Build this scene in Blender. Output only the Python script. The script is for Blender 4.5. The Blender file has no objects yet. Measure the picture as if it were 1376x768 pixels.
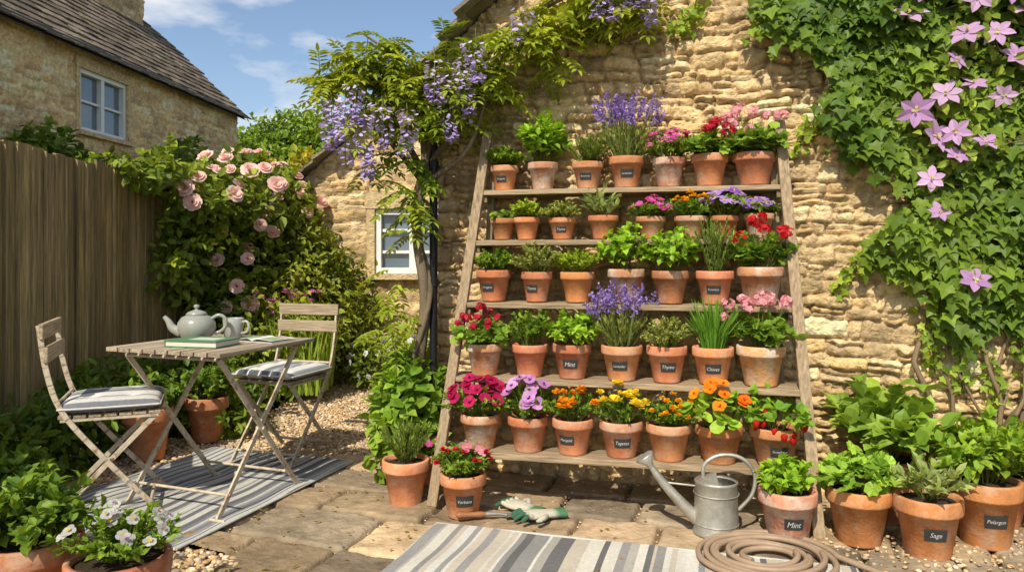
import bpy, math, numpy as np
from mathutils import Vector, Matrix
rng=np.random.default_rng(7)
S=0.75   # modelling unit -> metres
sc=bpy.context.scene
COL=bpy.context.scene.collection
def A(*a): return np.array(a,float)
def norm(v):
    return v/np.maximum(np.linalg.norm(v,axis=-1,keepdims=True),1e-9)
def vnoise(x,y,seed=0):
    ix=np.floor(x);iy=np.floor(y);fx=x-ix;fy=y-iy
    fx=fx*fx*(3-2*fx);fy=fy*fy*(3-2*fy)
    def h(a,b):
        q=np.sin(a*127.1+b*311.7+seed*74.7)*43758.5453
        return q-np.floor(q)
    return (h(ix,iy)*(1-fx)+h(ix+1,iy)*fx)*(1-fy)+(h(ix,iy+1)*(1-fx)+h(ix+1,iy+1)*fx)*fy
def fbm(x,y,seed=0,o=4):
    r=0;a=.5;f=1
    for i in range(o):
        r=r+a*vnoise(x*f,y*f,seed+i);a*=.5;f*=2.03
    return r
# ---------------------------------------------------------------- materials
def mk(name,rough=.7,var=.25,nscale=8,stretch=(1,1,1),bump=.3,bscale=40,metallic=0.0,tint=None,tscale=5,tlo=.5,thi=.7,transl=0,spec=.3,objvar=0,tmax=1.0,bdist=.01,gain=(1,1,1),tt=(1.5,1.35,.6)):
    m=bpy.data.materials.new(name);m.use_nodes=True
    N=m.node_tree.nodes;L=m.node_tree.links
    for n in list(N):N.remove(n)
    out=N.new('ShaderNodeOutputMaterial');b=N.new('ShaderNodeBsdfPrincipled')
    at=N.new('ShaderNodeAttribute');at.attribute_name='col'
    tc=N.new('ShaderNodeTexCoord');mp=N.new('ShaderNodeMapping');mp.inputs['Scale'].default_value=stretch
    L.new(tc.outputs['Object'],mp.inputs[0])
    v=N.new('ShaderNodeVectorMath');v.operation='MULTIPLY';v.inputs[1].default_value=gain;L.new(at.outputs['Color'],v.inputs[0]);c=v.outputs[0]
    if var>0:
        n=N.new('ShaderNodeTexNoise');n.inputs['Scale'].default_value=nscale;n.inputs['Detail'].default_value=6;n.inputs['Roughness'].default_value=.65
        L.new(mp.outputs[0],n.inputs['Vector'])
        r=N.new('ShaderNodeMapRange');r.inputs[1].default_value=.3;r.inputs[2].default_value=.7;r.inputs[3].default_value=1-var;r.inputs[4].default_value=1+var
        L.new(n.outputs[0],r.inputs[0])
        v=N.new('ShaderNodeVectorMath');v.operation='SCALE';L.new(c,v.inputs[0]);L.new(r.outputs[0],v.inputs['Scale']);c=v.outputs[0]
    if objvar>0:
        oi=N.new('ShaderNodeObjectInfo');r=N.new('ShaderNodeMapRange');r.inputs[3].default_value=1-objvar;r.inputs[4].default_value=1+objvar
        L.new(oi.outputs['Random'],r.inputs[0])
        v=N.new('ShaderNodeVectorMath');v.operation='SCALE';L.new(c,v.inputs[0]);L.new(r.outputs[0],v.inputs['Scale']);c=v.outputs[0]
    if tint is not None:
        n=N.new('ShaderNodeTexNoise');n.inputs['Scale'].default_value=tscale;n.inputs['Detail'].default_value=8;n.inputs['Roughness'].default_value=.7
        vv=mp.outputs[0]
        if objvar>0:
            ad=N.new('ShaderNodeVectorMath');ad.operation='ADD';ms=N.new('ShaderNodeMath');ms.operation='MULTIPLY';ms.inputs[1].default_value=50
            L.new(oi.outputs['Random'],ms.inputs[0]);L.new(vv,ad.inputs[0]);L.new(ms.outputs[0],ad.inputs[1]);vv=ad.outputs[0]
        L.new(vv,n.inputs['Vector'])
        r=N.new('ShaderNodeMapRange');r.inputs[1].default_value=tlo;r.inputs[2].default_value=thi;r.inputs[4].default_value=tmax
        L.new(n.outputs[0],r.inputs[0])
        mx=N.new('ShaderNodeMixRGB');L.new(r.outputs[0],mx.inputs[0]);L.new(c,mx.inputs[1]);mx.inputs[2].default_value=(*tint,1);c=mx.outputs[0]
    L.new(c,b.inputs['Base Color'])
    b.inputs['Roughness'].default_value=rough;b.inputs['Metallic'].default_value=metallic
    b.inputs['Specular IOR Level'].default_value=spec
    if bump>0:
        n=N.new('ShaderNodeTexNoise');n.inputs['Scale'].default_value=bscale;n.inputs['Detail'].default_value=5;n.inputs['Roughness'].default_value=.6
        L.new(mp.outputs[0],n.inputs['Vector'])
        bp=N.new('ShaderNodeBump');bp.inputs['Strength'].default_value=bump;bp.inputs['Distance'].default_value=bdist
        L.new(n.outputs[0],bp.inputs['Height']);L.new(bp.outputs[0],b.inputs['Normal'])
    if transl>0:
        t=N.new('ShaderNodeBsdfTranslucent')
        v=N.new('ShaderNodeVectorMath');v.operation='MULTIPLY';v.inputs[1].default_value=tt;L.new(c,v.inputs[0]);L.new(v.outputs[0],t.inputs[0])
        ms=N.new('ShaderNodeMixShader');ms.inputs[0].default_value=transl
        L.new(b.outputs[0],ms.inputs[1]);L.new(t.outputs[0],ms.inputs[2]);L.new(ms.outputs[0],out.inputs[0])
    else: L.new(b.outputs[0],out.inputs[0])
    return m
M={}
M['leaf']=mk('leaf',rough=.48,var=.12,nscale=30,bump=0,transl=.38,spec=.28,gain=(1.9,1.55,1.1),tt=(1.5,1.3,.6))
M['petal']=mk('petal',rough=.6,var=.08,nscale=40,bump=0,transl=.36,spec=.12,tt=(1.1,1.05,1.05))
M['terra']=mk('terracotta',rough=.88,var=.3,nscale=8,bump=.3,bscale=60,tint=(.60,.47,.35),tscale=6,tlo=.48,thi=.74,objvar=.2,tmax=.75,spec=.1,gain=(1.42,1.42,1.32))
M['terraw']=mk('terracotta_weathered',rough=.9,var=.3,nscale=9,bump=.35,bscale=60,tint=(.64,.56,.46),tscale=6,tlo=.44,thi=.60,objvar=.12,tmax=.85,spec=.1,gain=(1.3,1.25,1.15))
M['soil']=mk('soil',rough=1,var=.5,nscale=30,bump=1,bscale=60,spec=.05)
M['label']=mk('slate_label',rough=.7,var=.2,bump=0)
M['stone']=mk('limestone',rough=.95,var=.36,nscale=17,bump=.9,bscale=50,bdist=.024,tint=(.30,.23,.14),tscale=4,tlo=.55,thi=.8,tmax=.4,spec=.08,gain=(1.72,1.5,1.17))
M['paving']=mk('paving_stone',rough=.85,var=.38,nscale=6,bump=.8,bscale=30,bdist=.012,tint=(.17,.14,.10),tscale=3,tlo=.45,thi=.72,tmax=.55,spec=.2,gain=(1.5,1.36,1.18))
M['tile']=mk('stone_tile',rough=.9,var=.35,nscale=7,bump=.7,bscale=25,bdist=.02,tint=(.26,.23,.12),tscale=5,tlo=.6,thi=.75,tmax=.5,spec=.15)
WK=dict(rough=.85,var=.42,nscale=5,bump=.6,bscale=9,bdist=.008,tint=(.13,.10,.07),tscale=4,tlo=.5,thi=.72,tmax=.65,spec=.15,gain=(1.1,1.03,.93))
M['woodh']=mk('weathered_wood_h',stretch=(1,14,14),**WK)
M['woodv']=mk('weathered_wood_v',stretch=(14,14,1),**WK)
M['woody']=mk('weathered_wood_y',stretch=(14,1,14),**WK)
M['fence']=mk('fence_wood',rough=.9,var=.45,nscale=4,stretch=(12,12,.7),bump=.7,bscale=9,bdist=.008,tint=(.09,.085,.05),tscale=2.2,tlo=.42,thi=.68,tmax=.65,spec=.1,gain=(1.5,1.33,1.05))
M['bark']=mk('bark',rough=.95,var=.4,nscale=12,stretch=(1,1,.3),bump=.9,bscale=30,spec=.1)
M['metalp']=mk('painted_metal',rough=.6,var=.2,nscale=20,bump=.2,bscale=60,tint=(.2,.09,.04),tscale=14,tlo=.52,thi=.66,tmax=.8,gain=(1.2,1.2,1.2))
M['galv']=mk('galvanised_steel',rough=.5,var=.3,nscale=9,bump=.15,bscale=30,metallic=.6,tint=(.26,.22,.16),tscale=7,tlo=.42,thi=.66,tmax=.75,gain=(1.1,1.07,1.0))
M['fabric']=mk('woven_fabric',rough=.95,var=.12,nscale=50,bump=.5,bscale=160,bdist=.004,spec=.05)
M['ceramic']=mk('glazed_ceramic',rough=.25,var=.12,nscale=10,bump=.05,bscale=12,spec=.5)
M['paint']=mk('painted_wood',rough=.5,var=.08,nscale=12,bump=.1,bscale=30)
M['glass']=mk('window_glass',rough=.06,var=.1,nscale=2,bump=0.02,bscale=3,spec=.9)
M['rubber']=mk('hose_rubber',rough=.5,var=.12,nscale=12,bump=.1,bscale=50,gain=(1.3,1.25,1.2))
M['gravel']=mk('gravel',rough=.9,var=.2,nscale=30,bump=.3,bscale=80,spec=.15,gain=(1.4,1.28,1.12))
M['ground']=mk('earth',rough=1,var=.5,nscale=6,bump=1,bscale=30,bdist=.03,spec=.05,tint=(.05,.08,.025),tscale=1.5,tlo=.45,thi=.6)
M['paper']=mk('paper',rough=.8,var=.05,bump=0)
M['pipe']=mk('black_iron',rough=.45,var=.2,bump=.2,bscale=40)
# ---------------------------------------------------------------- mesh builder
class MB:
    def __init__(s): s.V=[];s.C=[];s.F=[];s.m=[];s.sm=[];s.n=0;s.mats=[]
    def mi(s,k):
        if k not in s.mats:s.mats.append(k)
        return s.mats.index(k)
    def add(s,v,faces,col,mat,smooth=False):
        v=np.asarray(v,float).reshape(-1,3);col=np.asarray(col,float)
        if col.ndim==1: col=np.tile(col,(len(v),1))
        if isinstance(faces,np.ndarray): faces=[faces]
        else:
            g={}
            for f in faces: g.setdefault(len(f),[]).append(f)
            faces=[np.array(x) for x in g.values()]
        for f in faces:
            if len(f)==0: continue
            s.F.append(f+s.n);s.m.append(np.full(len(f),s.mi(mat)));s.sm.append(np.full(len(f),smooth))
        s.V.append(v);s.C.append(col.reshape(-1,3));s.n+=len(v)
    def obj(s,name,loc=(0,0,0),rotz=0,parent=None,bevel=0):
        me=bpy.data.meshes.new(name)
        V=np.concatenate(s.V);C=np.concatenate(s.C)
        me.vertices.add(len(V));me.vertices.foreach_set('co',V.ravel().astype(np.float32))
        lo=np.concatenate([f.ravel() for f in s.F]).astype(np.int32)
        tot=np.concatenate([np.full(len(f),f.shape[1]) for f in s.F])
        st=(np.cumsum(tot)-tot).astype(np.int32)
        me.loops.add(len(lo));me.polygons.add(len(tot))
        me.polygons.foreach_set('loop_start',st);me.polygons.foreach_set('vertices',lo)
        me.polygons.foreach_set('material_index',np.concatenate(s.m).astype(np.int32))
        me.polygons.foreach_set('use_smooth',np.concatenate(s.sm).astype(bool))
        a=me.attributes.new('col','FLOAT_COLOR','POINT')
        a.data.foreach_set('color',np.c_[np.clip(C,0,1),np.ones(len(C))].ravel().astype(np.float32))
        for k in s.mats: me.materials.append(M[k])
        me.update();me.validate()
        o=bpy.data.objects.new(name,me);COL.objects.link(o);o.location=loc;o.rotation_euler=(0,0,rotz)
        if parent: o.parent=parent
        if bevel>0:
            b=o.modifiers.new('b','BEVEL');b.width=bevel;b.segments=2;b.limit_method='ANGLE'
        return o
def empty(name,loc=(0,0,0),rotz=0):
    o=bpy.data.objects.new(name,None);COL.objects.link(o);o.location=loc;o.rotation_euler=(0,0,rotz);o.empty_display_size=.1;return o
BF=np.array([[0,3,2,1],[4,5,6,7],[0,1,5,4],[1,2,6,5],[2,3,7,6],[3,0,4,7]])
def box(B,c,h,col,mat,axes=None,jit=0):
    v=np.array([[-1,-1,-1],[1,-1,-1],[1,1,-1],[-1,1,-1],[-1,-1,1],[1,-1,1],[1,1,1],[-1,1,1]],float)*np.asarray(h)
    if jit: v=v+rng.uniform(-jit,jit,v.shape)
    if axes is not None: v=v@np.asarray(axes)
    B.add(v+np.asarray(c),BF,col,mat)
def beam(B,p,q,w,t,col,mat,up=(0,0,1)):
    p=A(*p);q=A(*q);d=norm(q-p);s=norm(np.cross(d,A(*up)));n=np.cross(s,d)
    box(B,(p+q)/2,(w/2,np.linalg.norm(q-p)/2,t/2),col,mat,axes=np.array([s,d,n]))
def lathe(B,prof,col,mat,c=(0,0,0),seg=28,smooth=True,cols=None):
    prof=np.array(prof,float);a=np.linspace(0,2*np.pi,seg,endpoint=False)
    v=np.stack([prof[:,0,None]*np.cos(a),prof[:,0,None]*np.sin(a),np.repeat(prof[:,1,None],seg,1)],-1)+np.asarray(c)
    n=len(prof);i=np.arange(n-1)[:,None]*seg;j=np.arange(seg)[None];k=(j+1)%seg
    f=np.stack([i+j,i+k,i+seg+k,i+seg+j],-1).reshape(-1,4)
    B.add(v,f,col if cols is None else np.repeat(np.array(cols),seg,0),mat,smooth)
def tube(B,pts,rad,col,mat,seg=8,smooth=True,caps=True,closed=False):
    P=np.array(pts,float);n=len(P);rad=np.broadcast_to(rad,(n,)).astype(float)
    T=norm(np.gradient(P,axis=0));up=A(0,0,1) if abs(T[0,2])<.9 else A(1,0,0)
    s=norm(np.cross(T[0],up));R=[]
    for i in range(n):
        s=norm(s-T[i]*np.dot(s,T[i]));b=np.cross(T[i],s)
        a=np.linspace(0,2*np.pi,seg,endpoint=False)
        R.append(P[i]+rad[i]*(np.cos(a)[:,None]*s+np.sin(a)[:,None]*b))
    v=np.concatenate(R);i=np.arange(n-1)[:,None]*seg;j=np.arange(seg)[None];k=(j+1)%seg
    f=np.stack([i+j,i+k,i+seg+k,i+seg+j],-1).reshape(-1,4)
    B.add(v,f,col,mat,smooth)
    if caps:
        B.add(R[0],np.array([list(range(seg))]),col,mat);B.add(R[-1],np.array([list(range(seg))[::-1]]),col,mat)
def spline(pts,n=30):
    P=np.array(pts,float);P=np.vstack([2*P[0]-P[1],P,2*P[-1]-P[-2]]);out=[]
    m=len(P)-3;t=np.linspace(0,m-1e-6,n)
    for x in t:
        i=int(x);u=x-i;a,b,c,d=P[i:i+4]
        out.append(.5*((2*b)+(-a+c)*u+(2*a-5*b+4*c-d)*u*u+(-a+3*b-3*c+d)*u**3))
    return np.array(out)
def fan(pts,cz=-.06):
    pts=[(x,y,z) for x,y,z in pts];n=len(pts);cx=sum(p[0] for p in pts)/n;cy=sum(p[1] for p in pts)/n
    return np.array(pts+[(cx,cy,cz)]),[(i,(i+1)%n,n) for i in range(n)]
def rnd(n=8,lobe=0,cup=.08):
    a=np.linspace(0,2*np.pi,n,endpoint=False);r=.5*(1-lobe*(np.arange(n)%2))
    return fan([(math.sin(t)*q,.5-math.cos(t)*q,cup*(1 if i%2 else .4)) for i,(t,q) in enumerate(zip(a,r))],cz=-.04)
TPL={
 'oval':(np.array([(0,0,0),(.45,.3,.1),(.36,.7,.06),(0,1,-.1),(-.36,.7,.06),(-.45,.3,.1)]),[(0,1,2,3),(0,3,4,5)]),
 'broad':(np.array([(0,0,0),(.44,.3,.1),(0,.33,-.02),(-.44,.3,.1),(.4,.66,.08),(0,.68,-.02),(-.4,.66,.08),(0,1,-.16)]),[(0,1,2),(0,2,3),(1,4,5,2),(2,5,6,3),(4,7,5),(5,7,6)]),
 'needle':(np.array([(.5,0,0),(.35,.7,.03),(0,1,0),(-.35,.7,.03),(-.5,0,0)]),[(0,1,2,3,4)]),
 'petal':(np.array([(0,0,0),(.3,.35,.03),(.5,.75,.0),(.22,1,-.06),(-.22,1,-.06),(-.5,.75,0),(-.3,.35,.03)]),[(0,1,2,3,4,5,6)]),
 'sepal':(np.array([(0,0,0),(.38,.3,.06),(.5,.55,.07),(.3,.82,.03),(0,1,-.06),(-.3,.82,.03),(-.5,.55,.07),(-.38,.3,.06),(0,.5,0)]),[(0,1,2,8),(8,2,3,4),(8,4,5,6),(0,8,6,7)]),
 'round':rnd(10,0),'lobed':rnd(14,.17,.1),
 'ivy':fan([(0,0.05,0),(.3,-.05,.03),(.34,.2,.03),(.55,.38,.06),(.26,.52,.02),(0,1,-.08),(-.26,.52,.02),(-.55,.38,.06),(-.34,.2,.03),(-.3,-.05,.03)],-.04)}
def leaves(B,pos,d,n,L,W,col,shape='oval',mat='leaf'):
    T,Fc=TPL[shape];N=len(pos)
    if N==0:return
    d=norm(np.broadcast_to(d,(N,3)));s=norm(np.cross(d,n));n2=np.cross(s,d)
    L=np.broadcast_to(L,(N,)).astype(float);W=np.broadcast_to(W,(N,)).astype(float)
    v=pos[:,None]+s[:,None]*(T[None,:,0,None]*W[:,None,None])+d[:,None]*(T[None,:,1,None]*L[:,None,None])+n2[:,None]*(T[None,:,2,None]*L[:,None,None])
    k=len(T);g={}
    for f in Fc:g.setdefault(len(f),[]).append(f)
    off=(np.arange(N)*k)[:,None,None]
    fs=[(np.array(x)[None]+off).reshape(-1,len(x[0])) for x in g.values()]
    col=np.broadcast_to(col,(N,3));c=np.repeat(col,k,0)
    s0=B.n
    for i,f in enumerate(fs):
        B.F.append(f+s0);B.m.append(np.full(len(f),B.mi(mat)));B.sm.append(np.full(len(f),False))
    B.V.append(v.reshape(-1,3));B.C.append(c);B.n+=N*k
def R3(n): return norm(rng.normal(size=(n,3)))
def pal(n,c1,c2,v=.2,pos=None):
    t=rng.random((n,1))
    if pos is not None:
        q=np.sin(pos[:,0]*5.1+1)+np.sin(pos[:,1]*4.3+pos[:,2]*3.7)+np.sin(pos[:,2]*6.1+pos[:,0]*2)
        t=np.clip(t*.6+.2+.16*q[:,None],0,1)
    return (A(*c1)*(1-t)+A(*c2)*t)*rng.uniform(1-v,1+v,(n,1))
# ---- plants
def stems(B,z0,R,H,n,k,L,W,shape,c1,c2,tang=.4,tmin=.3,up=.2,base=.25,flat=.7,stem=True,cx=0,cy=0,nup=.8,sc=(.1,.14,.04),hmin=.7):
    th=rng.uniform(0,2*np.pi,n);rad=np.sqrt(rng.random(n))*R
    end=np.stack([rad*np.cos(th),rad*np.sin(th),z0+H*np.sqrt(1-(rad/R)**2*flat)*rng.uniform(hmin,1,n)],1)
    # uneven, natural outline
    end=end*(1+.12*np.sin(th*3+rng.uniform(0,6)))[:,None]*A(1,1,0)+end*A(0,0,1)
    st=end*A(base,base,0)+A(0,0,1)*(z0-.01)
    mid=(st+end)/2+A(0,0,1)*H*.15
    st=st+A(cx,cy,0);end=end+A(cx,cy,0);mid=mid+A(cx,cy,0)
    t=rng.uniform(tmin,1,(n,k,1))
    P=(1-t)**2*st[:,None]+2*t*(1-t)*mid[:,None]+t*t*end[:,None]
    T=norm(2*(1-t)*(mid-st)[:,None]+2*t*(end-mid)[:,None])
    P=P.reshape(-1,3);T=T.reshape(-1,3);N=len(P)
    rr=R3(N);out=norm(P-A(cx,cy,z0));d=T*tang+rr*(1-tang)+out*.3*(1-tang)+A(0,0,up)
    nn=A(0,0,nup)+out*.5+R3(N)*.45
    tt=t.reshape(-1)
    l=L*rng.uniform(.6,1.1,N)
    c=pal(N,c1,c2)
    # young growth at the stem tips is paler
    c=c*(1+np.clip(tt-.7,0,1)[:,None]*A(1.0,1.0,.3))
    leaves(B,P,d,nn,l,l*W/L,c,shape)
    if stem:
        side=norm(np.cross(end-st,R3(n)))
        leaves(B,st,mid-st,side,np.linalg.norm(mid-st,axis=1)*1.05,.006,A(*sc),'needle')
        leaves(B,mid,end-mid,side,np.linalg.norm(end-mid,axis=1),.005,A(*sc),'needle')
    return end
def ortho(n):
    a=norm(np.cross(n,A(.3,.2,.9)+0*n));return a,np.cross(n,a)
def flower(B,c,n,p,L,W,c1,c2,cup=.2,centre=None,cr=.2,shape='petal'):
    c=np.atleast_2d(c);n=norm(np.atleast_2d(n));N=len(c);a,b=ortho(n);col=pal(N,c1,c2,.08);ph=rng.uniform(0,6,N)[:,None]
    for j in range(p):
        t=ph+2*np.pi*j/p
        d=np.cos(t)*a+np.sin(t)*b+n*(cup+rng.normal(0,.08,(N,1)))
        leaves(B,c+n*.001*(j%2),d,n+.25*R3(N),L*rng.uniform(.85,1.1,N),W*np.ones(N),col*rng.uniform(.82,1.1,(N,1)),shape,'petal')
    if centre is not None:
        for j in range(5):
            leaves(B,c+n*L*.12,R3(N)+n*.5,n+R3(N)*.3,L*cr*1.4,L*cr,A(*centre),'petal','petal')
def pompon(B,c,r,c1,c2,m=26,n=None):
    c=np.atleast_2d(c)
    for i,q in enumerate(c):
        d=R3(m);r_=r*rng.uniform(.75,1.12)
        d[:,2]=np.abs(d[:,2])*.9+.05 if n is None else d[:,2]
        if n is not None: d=norm(d+n*.6)
        leaves(B,np.tile(q,(m,1)),d,R3(m)*.3+A(0,0,1)+d*.3,r_*rng.uniform(.6,1,m),r_*.72,pal(m,c1,c2,.18),'petal','petal')
def rose(B,q,r,n,c1,c2):
    """cupped bloom: whorls of broad petals standing round the axis n"""
    n=norm(n[None]);a,b=ortho(n)
    for ring,(k,cup,s,off) in enumerate(((7,.25,1.0,0),(6,.8,.8,.05),(5,1.7,.62,.1),(4,3.5,.45,.14))):
        for j in range(k):
            t=2*np.pi*j/k+ring*.5;rad=np.cos(t)*a+np.sin(t)*b
            leaves(B,q[None]+n*r*off+rad*r*.12,rad+n*cup,n-rad*cup*.9,r*s,r*s*1.05,pal(1,c1,c2,.08),'petal','petal')
def umbel(B,c,r,c1,c2,m=16,out=A(0,-.5,.8)):
    for q in np.atleast_2d(c):
        rr=r*rng.uniform(.65,1.15);m2=int(m*rng.uniform(.6,1.1))
        d=norm(R3(m2)+out*.6);p=q+d*rr*rng.uniform(.6,1.05,(m2,1))
        flower(B,p,d+R3(m2)*.3,5,r*.46,r*.38,c1,c2,.15)
def tips(B,z0,R,H,n,bias=True,col=(.1,.16,.04)):
    th=rng.uniform(0,2*np.pi,n) if not bias else rng.uniform(-np.pi*.95,-.05*np.pi,n)
    rad=np.sqrt(rng.random(n))*R*.98
    e=np.stack([rad*np.cos(th),rad*np.sin(th)*.8,z0+H*np.sqrt(1-(rad/R)**2*.75)*rng.uniform(.72,1.1,n)],1)
    st=e*A(.3,.3,0)+A(0,0,z0)
    leaves(B,st,e-st,A(0,1,.1)+0*e,np.linalg.norm(e-st,axis=1),.006,A(*col),'needle')
    return e
def outn(e,z0): return norm(e-A(0,0,z0-.05))+A(0,-.35,.15)+R3(len(e))*.25
G={'mid':((.05,.115,.018),(.13,.23,.035)),'lime':((.12,.21,.03),(.22,.33,.05)),'grey':((.10,.15,.055),(.20,.27,.10)),'sage':((.12,.19,.09),(.22,.31,.16)),'dark':((.025,.06,.014),(.07,.13,.025)),'basil':((.09,.2,.02),(.18,.34,.04)),'ros':((.06,.115,.03),(.14,.22,.06))}
def foliage(B,kind,z,R,H):
    g=G
    if kind=='thyme': stems(B,z,R,H,100,26,.022,.012,'oval',*g['grey'],tang=.4,flat=.8,hmin=.55)
    elif kind=='oregano': stems(B,z,R,H,64,22,.032,.024,'oval',*g['mid'],flat=.75,hmin=.55)
    elif kind=='lime': stems(B,z,R,H,50,20,.03,.024,'oval',*g['lime'],flat=.75,hmin=.55)
    elif kind=='basil': stems(B,z,R,H,46,13,.07,.05,'broad',*g['basil'],flat=.6,tang=.2)
    elif kind=='mint': stems(B,z,R,H,38,16,.06,.042,'broad',*g['basil'],flat=.75,tang=.25,hmin=.6)
    elif kind=='sage': stems(B,z,R,H,24,9,.085,.034,'broad',*g['sage'],tang=.5,up=.3,hmin=.5)
    elif kind=='succulent': stems(B,z,R,H,20,8,.04,.03,'broad',*g['mid'],tang=.3)
    elif kind=='rosemary': stems(B,z,R,H,50,50,.038,.008,'needle',*g['ros'],tang=.5,up=.4,tmin=.1,flat=.5,hmin=.6)
    elif kind=='rosemary_low': stems(B,z,R,H,76,36,.032,.008,'needle',*g['ros'],tang=.5,up=.3,tmin=.1,flat=.7,hmin=.6)
    elif kind=='chives':
        n=260;th=rng.uniform(0,6.28,n);r=np.sqrt(rng.random(n))
        st=np.stack([r*.06*np.cos(th),r*.06*np.sin(th),np.full(n,z)],1)
        e=np.stack([r*R*np.cos(th),r*R*np.sin(th),z+H*rng.uniform(.6,1,n)*(1-.25*r*r)],1)
        mid=(st+e)/2+(st-e)*A(.2,.2,0);w=rng.uniform(.006,.01,n);c=pal(n,(.05,.16,.02),(.13,.3,.05))
        leaves(B,st,mid-st,R3(n),np.linalg.norm(mid-st,axis=1)*1.25,w,c,'needle');leaves(B,mid,e-mid,R3(n),np.linalg.norm(e-mid,axis=1),w,c,'needle')
    elif kind=='lavender':
        stems(B,z,R*.75,H*.55,70,30,.04,.008,'needle',*g['grey'],tang=.5,up=.4,tmin=.1,flat=.6)
        n=80;th=rng.uniform(0,6.28,n);r=np.sqrt(rng.random(n))*R
        e=np.stack([r*np.cos(th),r*np.sin(th),z+H*rng.uniform(.68,1.04,n)*(1-.18*(r/R)**2)],1);st=e*A(.35,.35,0)+A(0,0,z)
        leaves(B,st,e-st,R3(n),np.linalg.norm(e-st,axis=1),.005,A(.12,.2,.07),'needle')
        k=24;t=rng.uniform(.74,1.0,(n,k,1));P=(st[:,None]*(1-t)+e[:,None]*t).reshape(-1,3);N=len(P);D=np.repeat(norm(e-st),k,0)
        dd=norm(R3(N)+D*.5)
        leaves(B,P,dd,R3(N),.019,.012,pal(N,(.20,.11,.40),(.44,.32,.66)),'petal','petal')
    elif kind.startswith('ger'):
        stems(B,z,R*.95,H*.66,34,9,.07,.07,'lobed',(.06,.14,.02),(.15,.27,.05),tang=.1,nup=1.1,flat=.8,hmin=.5)
        e=tips(B,z,R*.95,H,{'gerp':11,'gerr':8,'gerc':12}[kind])
        c={'gerp':((.78,.30,.35),(.88,.50,.50)),'gerr':((.55,.012,.02),(.72,.03,.04)),'gerc':((.42,.012,.03),(.62,.03,.07))}[kind]
        umbel(B,e,.038 if kind!='gerc' else .03,*c,m=18)
    elif kind in('dia','dian'):
        stems(B,z,R,H*.8,40,14,.045,.016,'oval',*g['mid'],hmin=.5)
        e=tips(B,z,R,H,16);flower(B,e,outn(e,z),5,.027,.025,(.45,.03,.2),(.7,.12,.4),.2,(.8,.5,.2))
    elif kind in('petr','petp'):
        stems(B,z,R*.95,H*.85,40,12,.05,.03,'broad',*g['mid'],hmin=.5)
        e=tips(B,z,R,H,22 if kind=='petr' else 15)
        c=((.38,.01,.06),(.6,.025,.14)) if kind=='petr' else ((.5,.2,.5),(.7,.4,.67))
        flower(B,e,outn(e,z),5,.042,.046,*c,.3,(.15,.01,.12) if kind=='petp' else (.2,.0,.03),.25)
    elif kind in('mary','maro','marm'):
        stems(B,z,R*.95,H*.88,44,18,.035,.015,'oval',(.05,.13,.02),(.13,.24,.04),hmin=.5)
        e=tips(B,z,R,H,{'mary':13,'maro':12,'marm':14}[kind])
        c={'mary':((.85,.64,.02),(.92,.78,.08)),'maro':((.82,.28,.01),(.9,.48,.02)),'marm':((.84,.4,.01),(.9,.6,.03))}[kind]
        pompon(B,e,.038 if kind!='marm' else .027,*c,34)
    elif kind=='nast':
        e=stems(B,z,R,H*.9,46,2,.08,.08,'round',(.09,.2,.03),(.18,.33,.06),tang=0,up=0,tmin=.85,nup=1.3,flat=.85,hmin=.45)
        e=tips(B,z,R,H,9);flower(B,e,outn(e,z),5,.042,.04,(.82,.16,.01),(.88,.32,.02),.4,(.6,.05,0),.25)
    elif kind=='nastw':
        stems(B,z,R,H*.9,44,3,.09,.09,'lobed',(.09,.2,.03),(.18,.33,.06),tang=0,up=0,tmin=.6,nup=1.3,flat=.85,hmin=.4)
    elif kind=='straw':
        stems(B,z,R,H*.9,40,4,.07,.056,'broad',(.06,.16,.02),(.15,.28,.04),tang=.1,tmin=.8,flat=.85,hmin=.4)
        n=9;th=rng.uniform(-2.6,-.5,n);
        for a in th:
            r=R*rng.uniform(.6,.95);q=A(r*math.cos(a),r*math.sin(a),z+rng.uniform(-.03,.12))
            lathe(B,[(0,.022),(.012,.02),(.02,.008),(.014,-.014),(0,-.028)],(.55,.02,.015),'petal',q,8)
            leaves(B,np.tile(q+A(0,0,.02),(5,1)),R3(5)*A(1,1,.2),A(0,0,1)+R3(5)*.1,.022,.01,A(.1,.22,.03))
    elif kind=='pansyp' or kind=='pansyw':
        stems(B,z,R*.98,H*.9,60,15,.045,.026,'broad',*g['mid'],hmin=.5)
        e=tips(B,z,R,H,18 if kind=='pansyp' else 16)
        if kind=='pansyp': flower(B,e,outn(e,z),5,.034,.038,(.28,.12,.5),(.55,.35,.7),.12,(.85,.6,.05),.22)
        else:
            nn=norm(outn(e,z)+R3(len(e))*.35);flower(B,e,nn,5,.028,.027,(.52,.52,.47),(.62,.62,.57),.25)
            flower(B,e+nn*.012,nn,5,.009,.008,(.30,.12,.3),(.8,.55,.05),.3)
    elif kind=='redmix':
        stems(B,z,R,H*.95,50,14,.045,.03,'broad',*g['mid'],hmin=.5)
        e=tips(B,z,R,H,12);pompon(B,e[:8],.03,(.5,.01,.03),(.7,.05,.08),24);flower(B,e[8:],outn(e[8:],z),5,.034,.033,(.75,.2,.3),(.8,.35,.45),.15,(.8,.6,.1))
    elif kind=='bigleaf':
        stems(B,z,R,H,44,8,.14,.10,'broad',(.08,.17,.03),(.17,.29,.06),tang=.35,tmin=.3,flat=.8,hmin=.35)
    elif kind=='leafy':
        stems(B,z,R,H,66,10,.08,.055,'broad',(.07,.16,.02),(.17,.29,.045),tang=.25,tmin=.3,flat=.8,hmin=.4)
    elif kind=='leafyd':
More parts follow.
